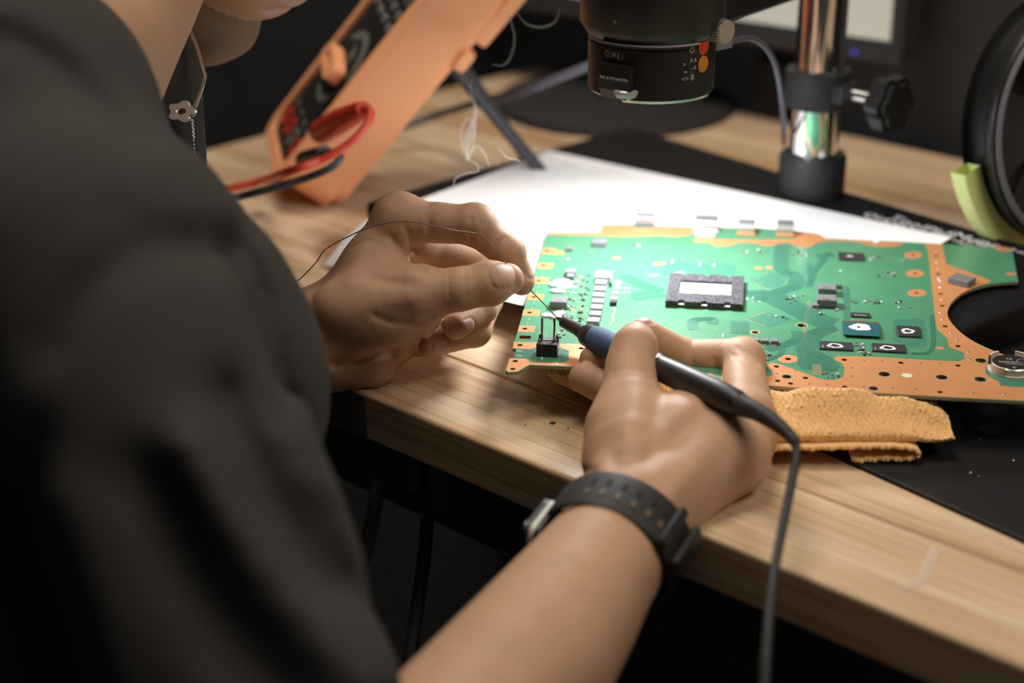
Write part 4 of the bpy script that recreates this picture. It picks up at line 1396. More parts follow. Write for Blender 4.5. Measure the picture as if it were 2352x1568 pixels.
g0, g1, g2 = fang(2222, 390), fang(2330, 540), fang(2700, 420)
if (g1 - g0) % (2 * math.pi) > math.pi: g0, g2 = g2, g0
span = (g2 - g0) % (2 * math.pi)
bow = obj('stand_bow', xf(lathe([(FR + 0.0020, -0.020), (FR + 0.0155, -0.020), (FR + 0.0160, -0.019), (FR + 0.0160, -0.009), (FR + 0.0155, -0.008), (FR + 0.0020, -0.010), (FR + 0.0020, -0.020)], 40, g0, g0 + span), fM), LIME, fan)
bow['label'] = 'lime green curved stand of the fan'
# grey signal cable behind the microscope
cable('signal_cable', 'dark grey cable sweeping behind the ring light to the left', [pt(1420, 128, 1.12), pt(1345, 155, 1.12), pt(1280, 180, 1.13), pt(1200, 210, 1.15), pt(1100, 236, 1.20), pt(1010, 262, 1.27), pt(900, 300, 1.27)], 0.0030, MATS['grey_cable_sheath'])
# ------------------------------------------------------------------ multimeter in an orange holster, leaning on its tilt stand
ORANGE = mat('orange_rubber', (0.93, 0.42, 0.21), 0.6, bump=0.00006, bscale=700)
FACE = mat('meter_face', (0.018, 0.018, 0.017), 0.45)
ma = Vector((0.63, 0.02, 0.776)).normalized()
th_ = math.radians(15)
ep = Vector((-0.776, 0.02, 0.63)).normalized()
nm = (ep * math.cos(th_) + Vector((0, -1, 0)) * math.sin(th_)); nm = (nm - ma * nm.dot(ma)).normalized()
wd = nm.cross(ma) * -1                       # towards the camera's side
if wd.y > 0: wd = -wd
ML, MWW, MT = 0.205, 0.092, 0.048
# local: x = width (towards camera), y = along the meter, z = face normal; origin: middle of the bottom end on the face plane
mM0 = Matrix(((wd.x, ma.x, nm.x, 0), (wd.y, ma.y, nm.y, 0), (wd.z, ma.z, nm.z, 0), (0, 0, 0, 1)))
side = [(-0.042, 0), (0.042, 0)]


def hull_section(y):
    k = 1.0
    if y < 0.02: k = 0.86 + 0.14 * (y / 0.02)
    if y > 0.185: k = 1.0 - 0.10 * ((y - 0.185) / 0.02)
    return k


outl = [(-0.036, 0.0), (0.036, 0.0), (0.043, 0.010), (0.0445, 0.06), (0.044, 0.10), (0.046, 0.145), (0.050, 0.158), (0.050, 0.190), (0.042, 0.205), (-0.042, 0.205), (-0.050, 0.190), (-0.050, 0.158), (-0.046, 0.145), (-0.044, 0.10), (-0.0445, 0.06), (-0.043, 0.010)]
outl = fillet(outl, 0.008, 4)
inner = [(x * 0.86, 0.1025 + (y - 0.1025) * 0.925) for x, y in outl]
low = [(-0.0405, -0.047), (-0.036, -0.050)]
g = prism([outl, inner], -0.006, 0.0)                                 # rim round the face
back = prism([outl], -0.040, -0.006)
back2 = prism([[(x * 0.9, 0.1025 + (y - 0.1025) * 0.95) for x, y in outl]], -MT, -0.040)
stub = prism([fillet([(-0.045, 0.150), (0.045, 0.150), (0.047, 0.200), (-0.047, 0.200)], 0.006)], -MT - 0.007, -MT + 0.002)
lug = prism([fillet([(-0.045, 0.128), (0.045, 0.128), (0.045, 0.144), (-0.045, 0.144)], 0.005)], -MT - 0.006, -MT + 0.002)
hol = merge(g, back, back2, stub, lug)
pts = [mM0 @ Vector(p) for p in hol[0]]
lo = min(pts, key=lambda p: p.z)
off = V(PZ(772, 468)) - lo
off.z = TH - lo.z + 0.0002
mM = Matrix.Translation(off) @ mM0
mm = thing('multimeter', 'orange-cased multimeter with a dark dial face leaning up on the bench', 'multimeter', off)
h_ = obj('holster', xf(hol, mM), ORANGE, mm)
b_ = h_.modifiers.new('bevel', 'BEVEL'); b_.width = 0.0022; b_.segments = 3; b_.limit_method = 'ANGLE'; b_.angle_limit = math.radians(40)
fp = obj('face_panel', xf(prism([inner], -0.0058, -0.0030), mM), FACE, mm)
obj('display', xf(prism([fillet([(-0.034, 0.140), (0.034, 0.140), (0.036, 0.186), (-0.036, 0.186)], 0.004)], -0.0031, -0.0022), mM), mat('lcd_grey', (0.085, 0.095, 0.075), 0.3), mm)
GB = mat('grey_button', (0.13, 0.14, 0.14), 0.6)
for i in range(4):
    for j in range(2):
        obj('button', xf(box(0.0105, 0.0060, 0.0022, 0.0012), mM @ Matrix.Translation((-0.027 + i * 0.018, 0.122 + j * 0.010, -0.0032))), GB, mm)
obj('dial_ring', xf(lathe([(0.0215, 0), (0.0275, 0), (0.0275, 0.0008), (0.0215, 0.0008), (0.0215, 0)], 48), mM @ Matrix.Translation((0, 0.078, -0.0032))), mat('dial_print', (0.16, 0.17, 0.16), 0.6), mm)
dial = obj('selector_dial', xf(cyl(0.0195, 0.005, 40, bev=0.001), mM @ Matrix.Translation((0, 0.078, -0.0032))), FACE, mm)
obj('selector_bar', xf(merge(prism([fillet([(-0.020, -0.0065), (0.020, -0.0065), (0.020, 0.0065), (-0.020, 0.0065)], 0.0055), fillet([(-0.012, -0.0025), (0.012, -0.0025), (0.012, 0.0025), (-0.012, 0.0025)], 0.002)], 0, 0.009)), mM @ Matrix.Translation((0.008, 0.078, 0.0018)) @ Matrix.Rotation(math.radians(-6), 4, 'Z')), ORANGE, dial)
REDP = mat('red_plastic', (0.55, 0.045, 0.022), 0.4)
for i, x in enumerate((-0.027, -0.009, 0.009, 0.027)):
    obj('jack', xf(lathe([(0.0035, 0), (0.0068, 0), (0.0068, 0.0012), (0.0035, 0.0012), (0.0035, 0)], 24), mM @ Matrix.Translation((x, 0.022, -0.0032))), REDP if i != 2 else GB, mm)
    obj('jack_label', xf(box(0.010, 0.0030, 0.0003, 0), mM @ Matrix.Translation((x, 0.034, -0.0031))), GB, mm)
# tilt stand: a bar from the back of the holster to the bench
s0 = mM @ Vector((0.030, 0.125, -MT)); s1 = V(PZ(1118, 392))
sg = []
for xs_ in (0.036, -0.036):
    q0 = mM @ Vector((xs_, 0.128, -MT - 0.002))
    q1 = Vector((q0.x + 0.070, q0.y + (0.012 if xs_ > 0 else -0.012), TH + 0.0035))
    sg.append((q0, q1))
STAND = mat('stand_grey', (0.045, 0.045, 0.055), 0.45)
obj('tilt_stand', merge(tube([sg[0][0], sg[0][1]], 0.0042, 10), tube([sg[1][0], sg[1][1]], 0.0042, 10), tube([sg[0][1], sg[1][1]], 0.0035, 10)), STAND, mm, True)
# plugged-in leads
RED_L = mat('red_lead', (0.60, 0.060, 0.030), 0.45)
rj = mM @ Vector((0.027, 0.022, -0.002))
jn = nm
dM = float((np.array(rj) - cC) @ cF)
pdr = pt(800, 268, float((np.array(rj) - cC) @ cF) - 0.012)
def fpt(x, y, h):
    o_ = np.array(mM @ Vector((0, 0, h))); n_ = np.array(nm); r_ = ray(x, y)
    t_ = ((o_ - cC) @ n_) / (r_ @ n_)
    return V(cC + t_ * r_)


rl = thing('test_lead', 'red test lead looping out of the multimeter to the left', 'test lead', rj, 'multimeter test leads')
ax = (mM @ Vector((0.020, 0.050, 0.012))) - (mM @ Vector((0.012, 0.040, 0.004)))
pA = mM @ Vector((0.020, 0.034, 0.001)); pB = mM @ Vector((0.036, 0.062, 0.010))
obj('plug', tube(spline([fpt(737, 303, 0.004), fpt(780, 278, 0.009), fpt(836, 251, 0.012)], 4), [0.0078] * 5 + [0.0072, 0.0066, 0.006, 0.005], 16), REDP, rl, True)
pend = fpt(835, 251, 0.012)
dM2 = float((np.array(pend) - cC) @ cF)
loop = [pend, pt(849, 253, dM2 - 0.004), pt(850, 270, dM2 - 0.008), pt(832, 300, dM2 - 0.012), pt(800, 331, dM2 - 0.014), pt(740, 366, dM2 - 0.014), pt(660, 395, dM2 - 0.008), pt(590, 418, dM), pt(530, 434, dM2 + 0.01), pt(470, 452, dM2 + 0.02), V(PZ(400, 440, 0.003)), V(PZ(300, 470, 0.003))]
obj('wire', tube(spline(loop, 8), 0.0026, 10), RED_L, rl, True)
bl_ = thing('test_lead', 'dark grey test lead running below the red one', 'test lead', mM @ Vector((0.009, 0.022, -0.002)), 'multimeter test leads')
obj('plug', tube([fpt(700, 368, 0.002), fpt(745, 352, 0.009)], [0.0062, 0.005], 14), BLACK_PL, bl_, True)
loop = [fpt(743, 353, 0.009), pt(770, 350, dM2 + 0.006), pt(781, 358, dM2), pt(772, 376, dM2 - 0.003), pt(742, 394, dM2 - 0.004), pt(690, 413, dM2), pt(620, 434, dM2), pt(560, 449, dM2 + 0.005), pt(490, 466, dM2 + 0.015), V(PZ(410, 465, 0.003)), V(PZ(290, 500, 0.003))]
obj('wire', tube(spline(loop, 8), 0.0024, 10), mat('dark_lead', (0.035, 0.036, 0.042), 0.4), bl_, True)
# ------------------------------------------------------------------ folded orange microfibre towel under the front of the board
TOWEL = mat('orange_terry', (1.0, 0.565, 0.215), 0.95, vary=0.10, vscale=800, crisp=0.25, bump=0.0006, bscale=1500, sheen=0.5)
towel = thing('towel', 'folded orange terry microfibre towel under the front of the circuit board', 'towel', PZ(1900, 1000))
tl, tr = PZ(1268, 893), PZ(2168, 1046)
XL, XR, YF = 0.018, 0.2035, 0.7265
TL = XR - XL
ey = np.array([0.0, 1.0, 0.0])


def fold_line(s):                              # s 0 left .. 1 right: foot of the front edge on the bench
    x = XL + (XR - XL) * s
    return np.array([x, YF + (0.072 * ((0.112 - x) / 0.094) ** 1.5 if x < 0.112 else 0.0), TH])


NS, NT = 340, 170
vv = np.zeros((NS + 1, NT, 3))


eb0, eb1 = B(1857, 893), B(2352, 921)
eb0[2] = eb1[2] = TH


def edge_v(s):                                  # how far behind the fold's front foot the board's front edge lies
    f = fold_line(s)
    d_ = (eb1 - eb0)[:2]; n_ = np.array([-d_[1], d_[0]])
    return float(((eb0 - f)[:2] @ n_) / (ey[:2] @ n_))


def prof(s):
    """closed cross-section (back distance v, height z) of the upper fold: crest before the board's edge, the rest under the board"""
    vr = edge_v(s)
    h = min(1.0, max(0.0, (vr - 0.004) / 0.007)); h = h * h * (3 - 2 * h)
    vb = max(0.004, vr)
    q = max(0.0, (s - 0.84) / 0.16)
    k = 1 - 0.34 * q ** 1.6
    crest = 0.0212 + h * (0.0066 + 0.0016 * math.sin(s * 23 - 2.4) + 0.0007 * math.sin(s * 51))
    crest *= k
    m_ = min(crest - 0.0012, 0.0222)
    return [(0.004, 0.0098), (-0.0035, 0.0108), (-0.0045, 0.0128), (-0.0035, 0.0155 * k), (vb * 0.22, 0.0195 * k), (vb * 0.58, (0.0195 * k + crest * 2) / 3), (vb * 0.86, crest), (vb + 0.0004, m_), (vb + 0.006, m_ - 0.0008),
            (vb + 0.030, 0.0190 * k), (vb + 0.050, 0.0170 * k), (vb + 0.056, 0.0125), (vb + 0.05, 0.0095), (vb + 0.02, 0.0095)]


for i in range(NS + 1):
    s = i / NS
    P = prof(s)
    sc = spline([Vector((a, b, 0)) for a, b in P + [P[0]]], 9)
    L = [0.0]
    for a, b in zip(sc[:-1], sc[1:]): L.append(L[-1] + (b - a).length)
    ts = np.linspace(0, L[-1], NT, endpoint=False)
    X = np.interp(ts, L, [p.x for p in sc]); Z = np.interp(ts, L, [p.y for p in sc])
    ed = min(s, 1 - s) * TL
    rr = 1 - max(0, 1 - ed / 0.006) ** 2 * 0.5        # rounded ends
    zc_ = 0.0150
    wob = 0.0
    f0 = fold_line(s)
    for j in range(NT):
        xk = X[j]
        p = f0 + ey * (xk + wob)
        vv[i, j] = (p[0], p[1], TH + zc_ + (Z[j] - zc_) * rr)
# pile: raised loops in rows
for i in range(NS + 1):
    for j in range(NT):
        a = noise.noise(Vector((i * 0.55, j * 0.42, 3.1)))
        b = noise.noise(Vector((i * 0.13, j * 0.13, 9.7)))
        row = math.sin(j * 1.25) * math.sin(i * 1.25 + (j % 3))
        vv[i, j] += np.array([a * 0.0003, -abs(a) * 0.0009 - row * 0.0002 + b * 0.0005, abs(a) * 0.0009 + row * 0.0003 + b * 0.0005 - 0.0004])
V_ = vv.reshape(-1, 3)
F_ = []
for i in range(NS):
    for j in range(NT):
        F_.append((i * NT + j, i * NT + (j + 1) % NT, (i + 1) * NT + (j + 1) % NT, (i + 1) * NT + j))
F_.append(tuple(range(NT))[::-1]); F_.append(tuple(range(NS * NT, (NS + 1) * NT)))
obj('upper_fold', (V_, F_), TOWEL, towel, True)
# lower fold: a sheet with a loop open to the camera at its right end
Rp = PZ(2108, 1040); Lp = PZ(1500, 985)
path = []
for t in np.linspace(0, 1, 40): path.append((1500 + (2070 - 1500) * t, 0.0098 + 0.0004 * math.sin(t * 9)))
for a in np.linspace(90, -90, 14): path.append((2070 + 42 * math.cos(math.radians(a)), 0.0068 + 0.0030 * math.sin(math.radians(a))))
for t in np.linspace(0, 1, 12)[1:]: path.append((2070 - 110 * t, 0.0038 + 0.0004 * math.sin(t * 6)))
f1a, f1b = PZ(1500, 1034, 0.009), PZ(2112, 1032, 0.009)
f1a[2] = f1b[2] = TH
ND = 40
sv, sf = [], []
n = len(path)
for i, (px_, z) in enumerate(path):
    s = (px_ - 1500) / (2112 - 1500)
    f = f1a * (1 - s) + f1b * s
    for j in range(ND):
        p = f + ey * (0.055 * j / (ND - 1) + (0.0008 * math.sin(i * 2.2) if j == 0 else 0))
        sv.append((p[0], p[1], TH + z))
for i in range(n - 1):
    for j in range(ND - 1): sf.append((i * ND + j, (i + 1) * ND + j, (i + 1) * ND + j + 1, i * ND + j + 1))
lf = obj('lower_fold', (sv, sf), TOWEL, towel, True)
sm_ = lf.modifiers.new('solid', 'SOLIDIFY'); sm_.thickness = 0.0019; sm_.offset = 0
st_ = []
for i in range(0, n - 1):
    a = Vector(sv[i * ND]); b = Vector(sv[(i + 1) * ND])
    k = max(1, int((b - a).length / 0.0016))
    for q in range(k): st_.append(a.lerp(b, q / k))
bead = lathe([(0.00115 * math.sin(a), -0.00115 * math.cos(a)) for a in np.linspace(0, math.pi, 5)], 6)
o = obj('overlock_stitch', merge(*[xf(bead, Matrix.Translation(p)) for p in st_]), TOWEL, lf, True); o['kind'] = 'stuff'
# ------------------------------------------------------------------ soldering iron with its cable, solder wire, smoke
tipP = pt(1277, 728, 0.866); ironA = pt(1342, 766, 0.855); ironB = pt(1700, 929, 0.762)
idir = (ironB - ironA).normalized()
iq = idir.to_track_quat('Z', 'Y').to_matrix().to_4x4()
iron = thing('soldering_iron', 'slim black soldering iron with a blue grip held in the right hand', 'soldering iron', ironA)
IM = Matrix.Translation(ironA) @ iq
tdir = (ironA - tipP).normalized()
tq = Matrix.Translation(tipP) @ tdir.to_track_quat('Z', 'Y').to_matrix().to_4x4()
tlen = (ironA - tipP).length
obj('tip', xf(lathe([(0, 0), (0.0003, 0.0002), (0.0009, 0.0020), (0.0022, 0.0052), (0.0024, 0.006)], 20), tq), mat('tip_dark', (0.04, 0.03, 0.03), 0.4, 0.6), iron, True)
obj('heater_sleeve', xf(lathe([(0.0022, 0.0042), (0.0030, 0.0050), (0.0031, 0.0155), (0.0034, 0.0160), (0.0034, 0.0185), (0.0020, 0.0187)], 28), tq), mat('sleeve_brown', (0.055, 0.038, 0.036), 0.35, 0.4), iron, True)
obj('shaft', xf(cyl(0.0019, tlen - 0.012, 20), tq @ Matrix.Translation((0, 0, 0.0165))), mat('warm_steel', (0.42, 0.36, 0.28), 0.3, 0.9), iron, True)
L_ = (ironB - ironA).length
obj('nose_collar', xf(lathe([(0.0018, 0.0005), (0.0046, 0.0005), (0.0056, 0.0025), (0.0060, 0.0075), (0.0060, 0.009), (0.004, 0.009)], 36), IM), BLACK_PL, iron, True)
obj('grip', xf(lathe([(0.004, 0.0085), (0.0062, 0.0088), (0.0066, 0.012), (0.0064, 0.030), (0.0058, 0.055), (0.004, 0.055)], 36), IM), mat('blue_foam', (0.06, 0.115, 0.22), 0.7, bump=0.0002, bscale=1500), iron, True)
obj('collar_ring', xf(lathe([(0.0058, 0.0552), (0.0063, 0.0556), (0.0063, 0.0595), (0.0058, 0.060)], 36), IM), STEEL, iron, True)
obj('handle', xf(lathe([(0.004, 0.0595), (0.0060, 0.060), (0.0063, 0.075), (0.0066, L_ - 0.016), (0.0060, L_ - 0.003), (0.0052, L_), (0, L_)], 36), IM), BLACK_PL, iron, True)
bd = [ironB - idir * 0.002, ironB + idir * 0.004, pt(1742, 947, 0.752), pt(1782, 972, 0.743), pt(1812, 998, 0.736), pt(1828, 1018, 0.732)]
bs = spline(bd, 6)
obj('strain_relief', tube(bs, [0.0056 - 0.0033 * (i / (len(bs) - 1)) ** 0.8 for i in range(len(bs))], 20), BLACK_RUBBER, iron, True)
cab = [bs[-1] - Vector((0.002, 0, -0.0015)), pt(1829, 1026, 0.731), pt(1827, 1060, 0.727), pt(1818, 1110, 0.720), pt(1804, 1180, 0.708), pt(1786, 1270, 0.690), pt(1772, 1360, 0.672), pt(1762, 1470, 0.655), pt(1756, 1570, 0.645), pt(1752, 1800, 0.63)]
obj('cable', tube(spline(cab, 8), 0.00195, 14), BLACK_RUBBER, iron, True)
# solder wire between the pinching fingertips
ws = [pt(1279, 729, 0.8655), pt(1262, 711, 0.8655), pt(1240, 688, 0.866), pt(1208, 655, 0.8645), pt(1180, 622, 0.8590), pt(1157, 598, 0.845), pt(1140, 578, 0.842), pt(1118, 553, 0.842), pt(1098, 538, 0.842), pt(1080, 534, 0.842), pt(1040, 528, 0.842), pt(998, 519, 0.845), pt(960, 511, 0.848),
      pt(925, 508.5, 0.85), pt(890, 512, 0.852), pt(843, 524, 0.856), pt(800, 543, 0.86), pt(762, 563, 0.863), pt(742, 578, 0.865), pt(728, 600, 0.866), pt(700, 630, 0.868), pt(664, 661, 0.87), pt(600, 712, 0.87)]
wv = tag(obj('solder_wire', tube(spline(ws, 6), 0.00030, 8), mat('solder', (0.24, 0.20, 0.17), 0.35, 0.7), smooth=True), 'thin solder wire arching over the left hand to the iron tip', 'solder')
# rising smoke: thin curling wisps
m = bpy.data.materials.new('smoke_haze'); m.use_nodes = True
nt = m.node_tree; b = nt.nodes['Principled BSDF']
b.inputs['Base Color'].default_value = (0.85, 0.85, 0.88, 1); b.inputs['Roughness'].default_value = 1.0; b.inputs['Specular IOR Level'].default_value = 0.0
lw = nt.nodes.new('ShaderNodeLayerWeight'); lw.inputs['Blend'].default_value = 0.5
inv = nt.nodes.new('ShaderNodeMapRange'); inv.inputs[1].default_value = 0.0; inv.inputs[2].default_value = 0.9; inv.inputs[3].default_value = 0.11; inv.inputs[4].default_value = 0.0
nt.links.new(lw.outputs['Facing'], inv.inputs[0]); nt.links.new(inv.outputs[0], b.inputs['Alpha'])
SMOKE = m
wisps = [([(1110, 386), (1085, 372), (1068, 350), (1066, 325), (1078, 295), (1090, 262), (1086, 235), (1066, 218), (1040, 208)], 0.0011),
         ([(1076, 372), (1074, 345), (1086, 312), (1093, 275), (1092, 240), (1080, 205), (1085, 180)], 0.0008),
         ([(1064, 350), (1058, 318), (1062, 290), (1075, 272), (1088, 285), (1090, 318), (1080, 350)], 0.0009),
         ([(1124, 382), (1112, 352), (1096, 335), (1084, 345), (1074, 366), (1072, 340), (1082, 300), (1091, 268)], 0.0010),
         ([(1145, 340), (1165, 362), (1185, 366), (1195, 372)], 0.0005),
         ([(1042, 430), (1046, 410), (1070, 398), (1098, 392), (1092, 372)], 0.0007),
         ([(1130, 148), (1155, 150), (1172, 132), (1182, 90), (1172, 45), (1160, 20)], 0.0008),
         ([(1180, 20), (1210, 55), (1245, 62), (1275, 50), (1285, 20)], 0.0007),
         ([(1000, 90), (960, 60), (985, 20), (1010, -20)], 0.0008), ([(870, -10), (880, 30), (900, 40)], 0.0006)]
sk = []
for i, (pl, r) in enumerate(wisps):
    P = spline([pt(x, y, 0.945 + 0.004 * i) for x, y in pl], 8)
    n_ = len(P)
    sk.append(tube(P, [max(0.0002, r * (0.35 + 0.9 * math.sin(math.pi * k / (n_ - 1)))) for k in range(n_)], 10, False))
o = obj('smoke', merge(*sk), SMOKE, smooth=True)
tag(o, 'thin wisps of grey solder smoke curling up before the multimeter', 'smoke', kind='stuff')
# ------------------------------------------------------------------ the technician: one skin mesh (head, neck, torso, arms, hands), clothes as children
def skin_mat():
    m = mat('skin', (0.53, 0.315, 0.20), 0.55, bump=0.00014, bscale=1100, vary=0.10, vscale=70, sss=0.12, spec=0.35)
    return m


SKIN = skin_mat()
NAILM = mat('nail', (0.50, 0.32, 0.235), 0.5, spec=0.3)
LIP = mat('lip', (0.46, 0.24, 0.18), 0.4)
P_ = lambda x, y, d: np.array(PD(x, y, d))

# ---- left hand, pinching the solder wire
H = 0.00085
LHc = [P_(x, y, d) for x, y, d in [(620, 400, .93), (1230, 930, .80), (620, 930, .93), (1230, 400, .80)]]
lo, hi = np.min(LHc, 0), np.max(LHc, 0)
lo = P_(640, 900, 0.90) * 0; 
allp = np.array([P_(x, y, d) for x in (640, 1225) for y in (440, 905) for d in (0.835, 0.925)])
fL = Field(allp.min(0) + [0, 0, 0.0], allp.max(0), H)
add_chain(fL, [(P_(560, 850, .880), .0270), (P_(690, 783, .885), .0238)], .004)
# palm
add_chain(fL, [(P_(690, 785, .885), .0205), (P_(790, 680, .877), .0135), (P_(918, 505, .870), .0112)], .010)
add_chain(fL, [(P_(720, 785, .887), .0195), (P_(955, 575, .885), .0112)], .010)
add_chain(fL, [(P_(735, 800, .890), .0180), (P_(962, 660, .896), .0110)], .010)
add_chain(fL, [(P_(735, 815, .884), .0175), (P_(850, 822, .886), .0155), (P_(940, 752, .898), .0112)], .010)
add_chain(fL, [(P_(750, 775, .874), .0185), (P_(870, 700, .860), .0190), (P_(960, 678, .8515), .0132)], .010)
add_ell(fL, P_(868, 712, .8575), [P_(960, 678, .852) - P_(800, 745, .864), cU, cF], (.026, .0175, .0150), .008)
# web between thumb and index
add_chain(fL, [(P_(860, 610, .868), .0125), (P_(925, 640, .860), .0085)], .012)
palm = fL.F.copy()
add_chain(fL, [(P_(905, 695, .8555), .0150), (P_(962, 677, .850), .0128), (P_(1055, 664, .8455), .0103), (P_(1125, 650, .8475), .01085), (P_(1166, 641, .8525), .0080)], .007, palm, .003)
add_chain(fL, [(P_(918, 505, .870), .0112), (P_(1090, 517, .861), .0095), (P_(1166, 581, .865), .0080), (P_(1199, 640, .869), .0062)], .006, palm, .003)
add_chain(fL, [(P_(955, 572, .885), .0110), (P_(1115, 600, .900), .0094), (P_(1103, 706, .884), .0084), (P_(1048, 748, .8675), .0070)], .005, palm, .003)
add_chain(fL, [(P_(962, 660, .896), .0108), (P_(1112, 690, .906), .0092), (P_(1090, 758, .889), .0084), (P_(990, 788, .8715), .0070)], .005, palm, .003)
add_chain(fL, [(P_(945, 755, .898), .0105), (P_(1045, 735, .918), .0082), (P_(1030, 765, .907), .0074), (P_(970, 790, .893), .0064)], .005, palm, .003)
# knuckle fullness and pads
for c, r, k in [(P_(1091, 513, .8605), .0097, .004), (P_(1168, 578, .8645), .0081, .003), (P_(915, 497, .869), .0118, .006), (P_(1198, 650, .8675), .0062, .002)]:
    add_ell(fL, c, [cR, cU, cF], (r, r, r), k)
# creases
for pts, r, d in [([(790, 832, .868), (860, 818, .870), (925, 790, .874), (965, 770, .876)], .0016, .0010),
                  ([(945, 540, .862), (985, 590, .862), (1000, 625, .862)], .0020, .0010), ([(992, 470, .855), (985, 500, .855), (982, 540, .858)], .0014, .0005), ([(1078, 500, .8515), (1075, 530, .852), (1082, 560, .856)], .0012, .0006)]:
    groove(fL, [P_(*p) for p in pts], r, d)
for px, r, d in [([(1032, 630), (1030, 655), (1034, 685)], 4, .0004), ([(1066, 622), (1069, 645), (1070, 676)], 4, .0004), ([(860, 724), (885, 736), (911, 742), (952, 744), (990, 727)], 9, .0009),
                 ([(770, 838), (793, 831), (850, 822), (914, 803), (962, 778)], 11, .0018), ([(900, 545), (917, 573), (946, 602), (975, 622)], 8, .0010), ([(930, 520), (942, 545), (956, 575)], 8, .0008), ([(1083, 480), (1086, 515), (1084, 550)], 7, .0006),
                 ([(1160, 545), (1147, 560), (1134, 590)], 6, .0006), ([(1092, 476), (1100, 510)], 5, .0004), ([(985, 470), (982, 500), (988, 530)], 12, .0006), ([(880, 480), (840, 560), (800, 640)], 22, -.0008), ([(855, 640), (900, 650), (945, 652)], 14, .0009),
                 ([(870, 730), (820, 765), (770, 800)], 30, .0008), ([(905, 690), (950, 690)], 24, -.0008), ([(930, 838), (900, 852), (870, 864)], 5, .0005), ([(945, 800), (920, 826), (890, 846)], 5, .0005)]:
    crease(fL, px, r, d, 0.80, 0.905)
tn = nail(fL, P_(1154, 632, .8405), P_(1168, 631, .843) - P_(1125, 638, .8385), None, cC - P_(1150, 640, .84) + cU * 0.15 + cR * 0.12, .0068, .0066)
ml = P_(1048, 748, .8675) - P_(1103, 706, .884)
mn = nail(fL, P_(1068, 752, .866), ml, None, -cF * .75 - cU * .45 + cR * 0.35, .0052, .0046)
rl_ = P_(990, 788, .8715) - P_(1090, 758, .889)
rn = nail(fL, P_(1010, 792, .870), rl_, None, -cF * .7 - cU * .55 + cR * 0.3, .0052, .0046)
inl = nail(fL, P_(1206, 622, .866), P_(1199, 645, .869) - P_(1166, 581, .865), None, cR * .9 + cU * .35 - cF * .2, .0048, .0042)
vL, qL = surface(fL, 2)
cen = vL[qL].mean(1)
fmL = (tn(cen) | mn(cen) | rn(cen) | inl(cen)).astype(int)

# ---- right hand, holding the iron like a pen
allp = np.array([P_(x, y, d) for x in (1290, 1800) for y in (715, 1230) for d in (0.725, 0.88)])
fR = Field(allp.min(0), allp.max(0), H)
add_chain(fR, [(P_(1370, 1280, .725), .0245), (P_(1445, 1170, .750), .0205)], .004)
add_chain(fR, [(P_(1420, 1270, .728), .0215), (P_(1500, 1165, .755), .0195)], .008)
add_chain(fR, [(P_(1470, 1160, .755), .0200), (P_(1630, 1010, .782), .0195), (P_(1712, 968, .800), .0125)], .010)
add_chain(fR, [(P_(1500, 1160, .757), .0190), (P_(1620, 1090, .768), .0170), (P_(1692, 1058, .772), .0138)], .010)
add_chain(fR, [(P_(1445, 1150, .752), .0200), (P_(1455, 1050, .770), .0190), (P_(1440, 950, .790), .0130)], .010)
add_chain(fR, [(P_(1400, 1060, .772), .0110), (P_(1402, 985, .783), .0110)], .010)
add_chain(fR, [(P_(1545, 1010, .785), .0200), (P_(1600, 950, .800), .0150)], .012)
add_chain(fR, [(P_(1690, 1050, .775), .0135), (P_(1722, 1000, .800), .0125)], .008)
palm = fR.F.copy()
add_chain(fR, [(P_(1450, 1040, .773), .0160), (P_(1442, 935, .792), .0132), (P_(1450, 840, .8085), .0122), (P_(1458, 800, .813), .0113), (P_(1461, 781, .8165), .0088)], .008, palm)
add_chain(fR, [(P_(1715, 965, .802), .0125), (P_(1706, 822, .846), .0097), (P_(1572, 818, .852), .0082), (P_(1478, 765, .841), .0074)], .006, palm, .003)
add_chain(fR, [(P_(1722, 1000, .806), .0118), (P_(1640, 905, .836), .0094), (P_(1470, 878, .850), .0085), (P_(1366, 826, .848), .0076)], .004, palm, .003)
add_chain(fR, [(P_(1715, 1035, .800), .0115), (P_(1620, 955, .818), .0092), (P_(1450, 925, .830), .0084), (P_(1343, 868, .842), .0078)], .004, palm, .003)
add_chain(fR, [(P_(1695, 1055, .785), .0105), (P_(1600, 1000, .795), .0088), (P_(1500, 975, .805), .0080), (P_(1420, 940, .822), .0070)], .004, palm, .003)
add_ell(fR, P_(1708, 830, .842), [cR, cU, cF], (.0100, .0104, .0100), .004)
for pts, r, d in [([(1400, 868, .80), (1446, 858, .796), (1500, 872, .80)], .0012, .0004), ([(1402, 882, .80), (1446, 874, .796), (1500, 888, .80)], .0012, .0004), ([(1645, 835, .838), (1650, 870, .835), (1660, 905, .83)], .0020, .0010)]:
    groove(fR, [P_(*p) for p in pts], r, d)
for px, r, d in [([(1410, 852), (1447, 847), (1490, 853)], 6, .0002), ([(1408, 866), (1447, 862), (1495, 870)], 6, .0002), ([(1640, 925), (1600, 965), (1545, 1020), (1480, 1055), (1420, 1060)], 26, .0022), ([(1465, 880), (1455, 930), (1440, 985)], 32, -.0014),
                 ([(1520, 920), (1500, 985), (1490, 1050)], 24, .0010), ([(1640, 1010), (1580, 1090), (1530, 1150)], 30, -.0014), ([(1355, 1085), (1370, 1110), (1390, 1125)], 16, .0016), ([(1400, 1135), (1450, 1125), (1520, 1150)], 10, .0007), ([(1642, 830), (1648, 860), (1660, 890)], 10, .0010),
                 ([(1695, 800), (1720, 815), (1740, 835)], 7, .0005), ([(1685, 815), (1712, 832), (1735, 850)], 7, .0004), ([(1590, 785), (1586, 815), (1592, 840)], 7, .0006), ([(1700, 880), (1735, 900), (1770, 905)], 30, -.0006)]:
    crease(fR, px, r, d, 0.70, 0.856)
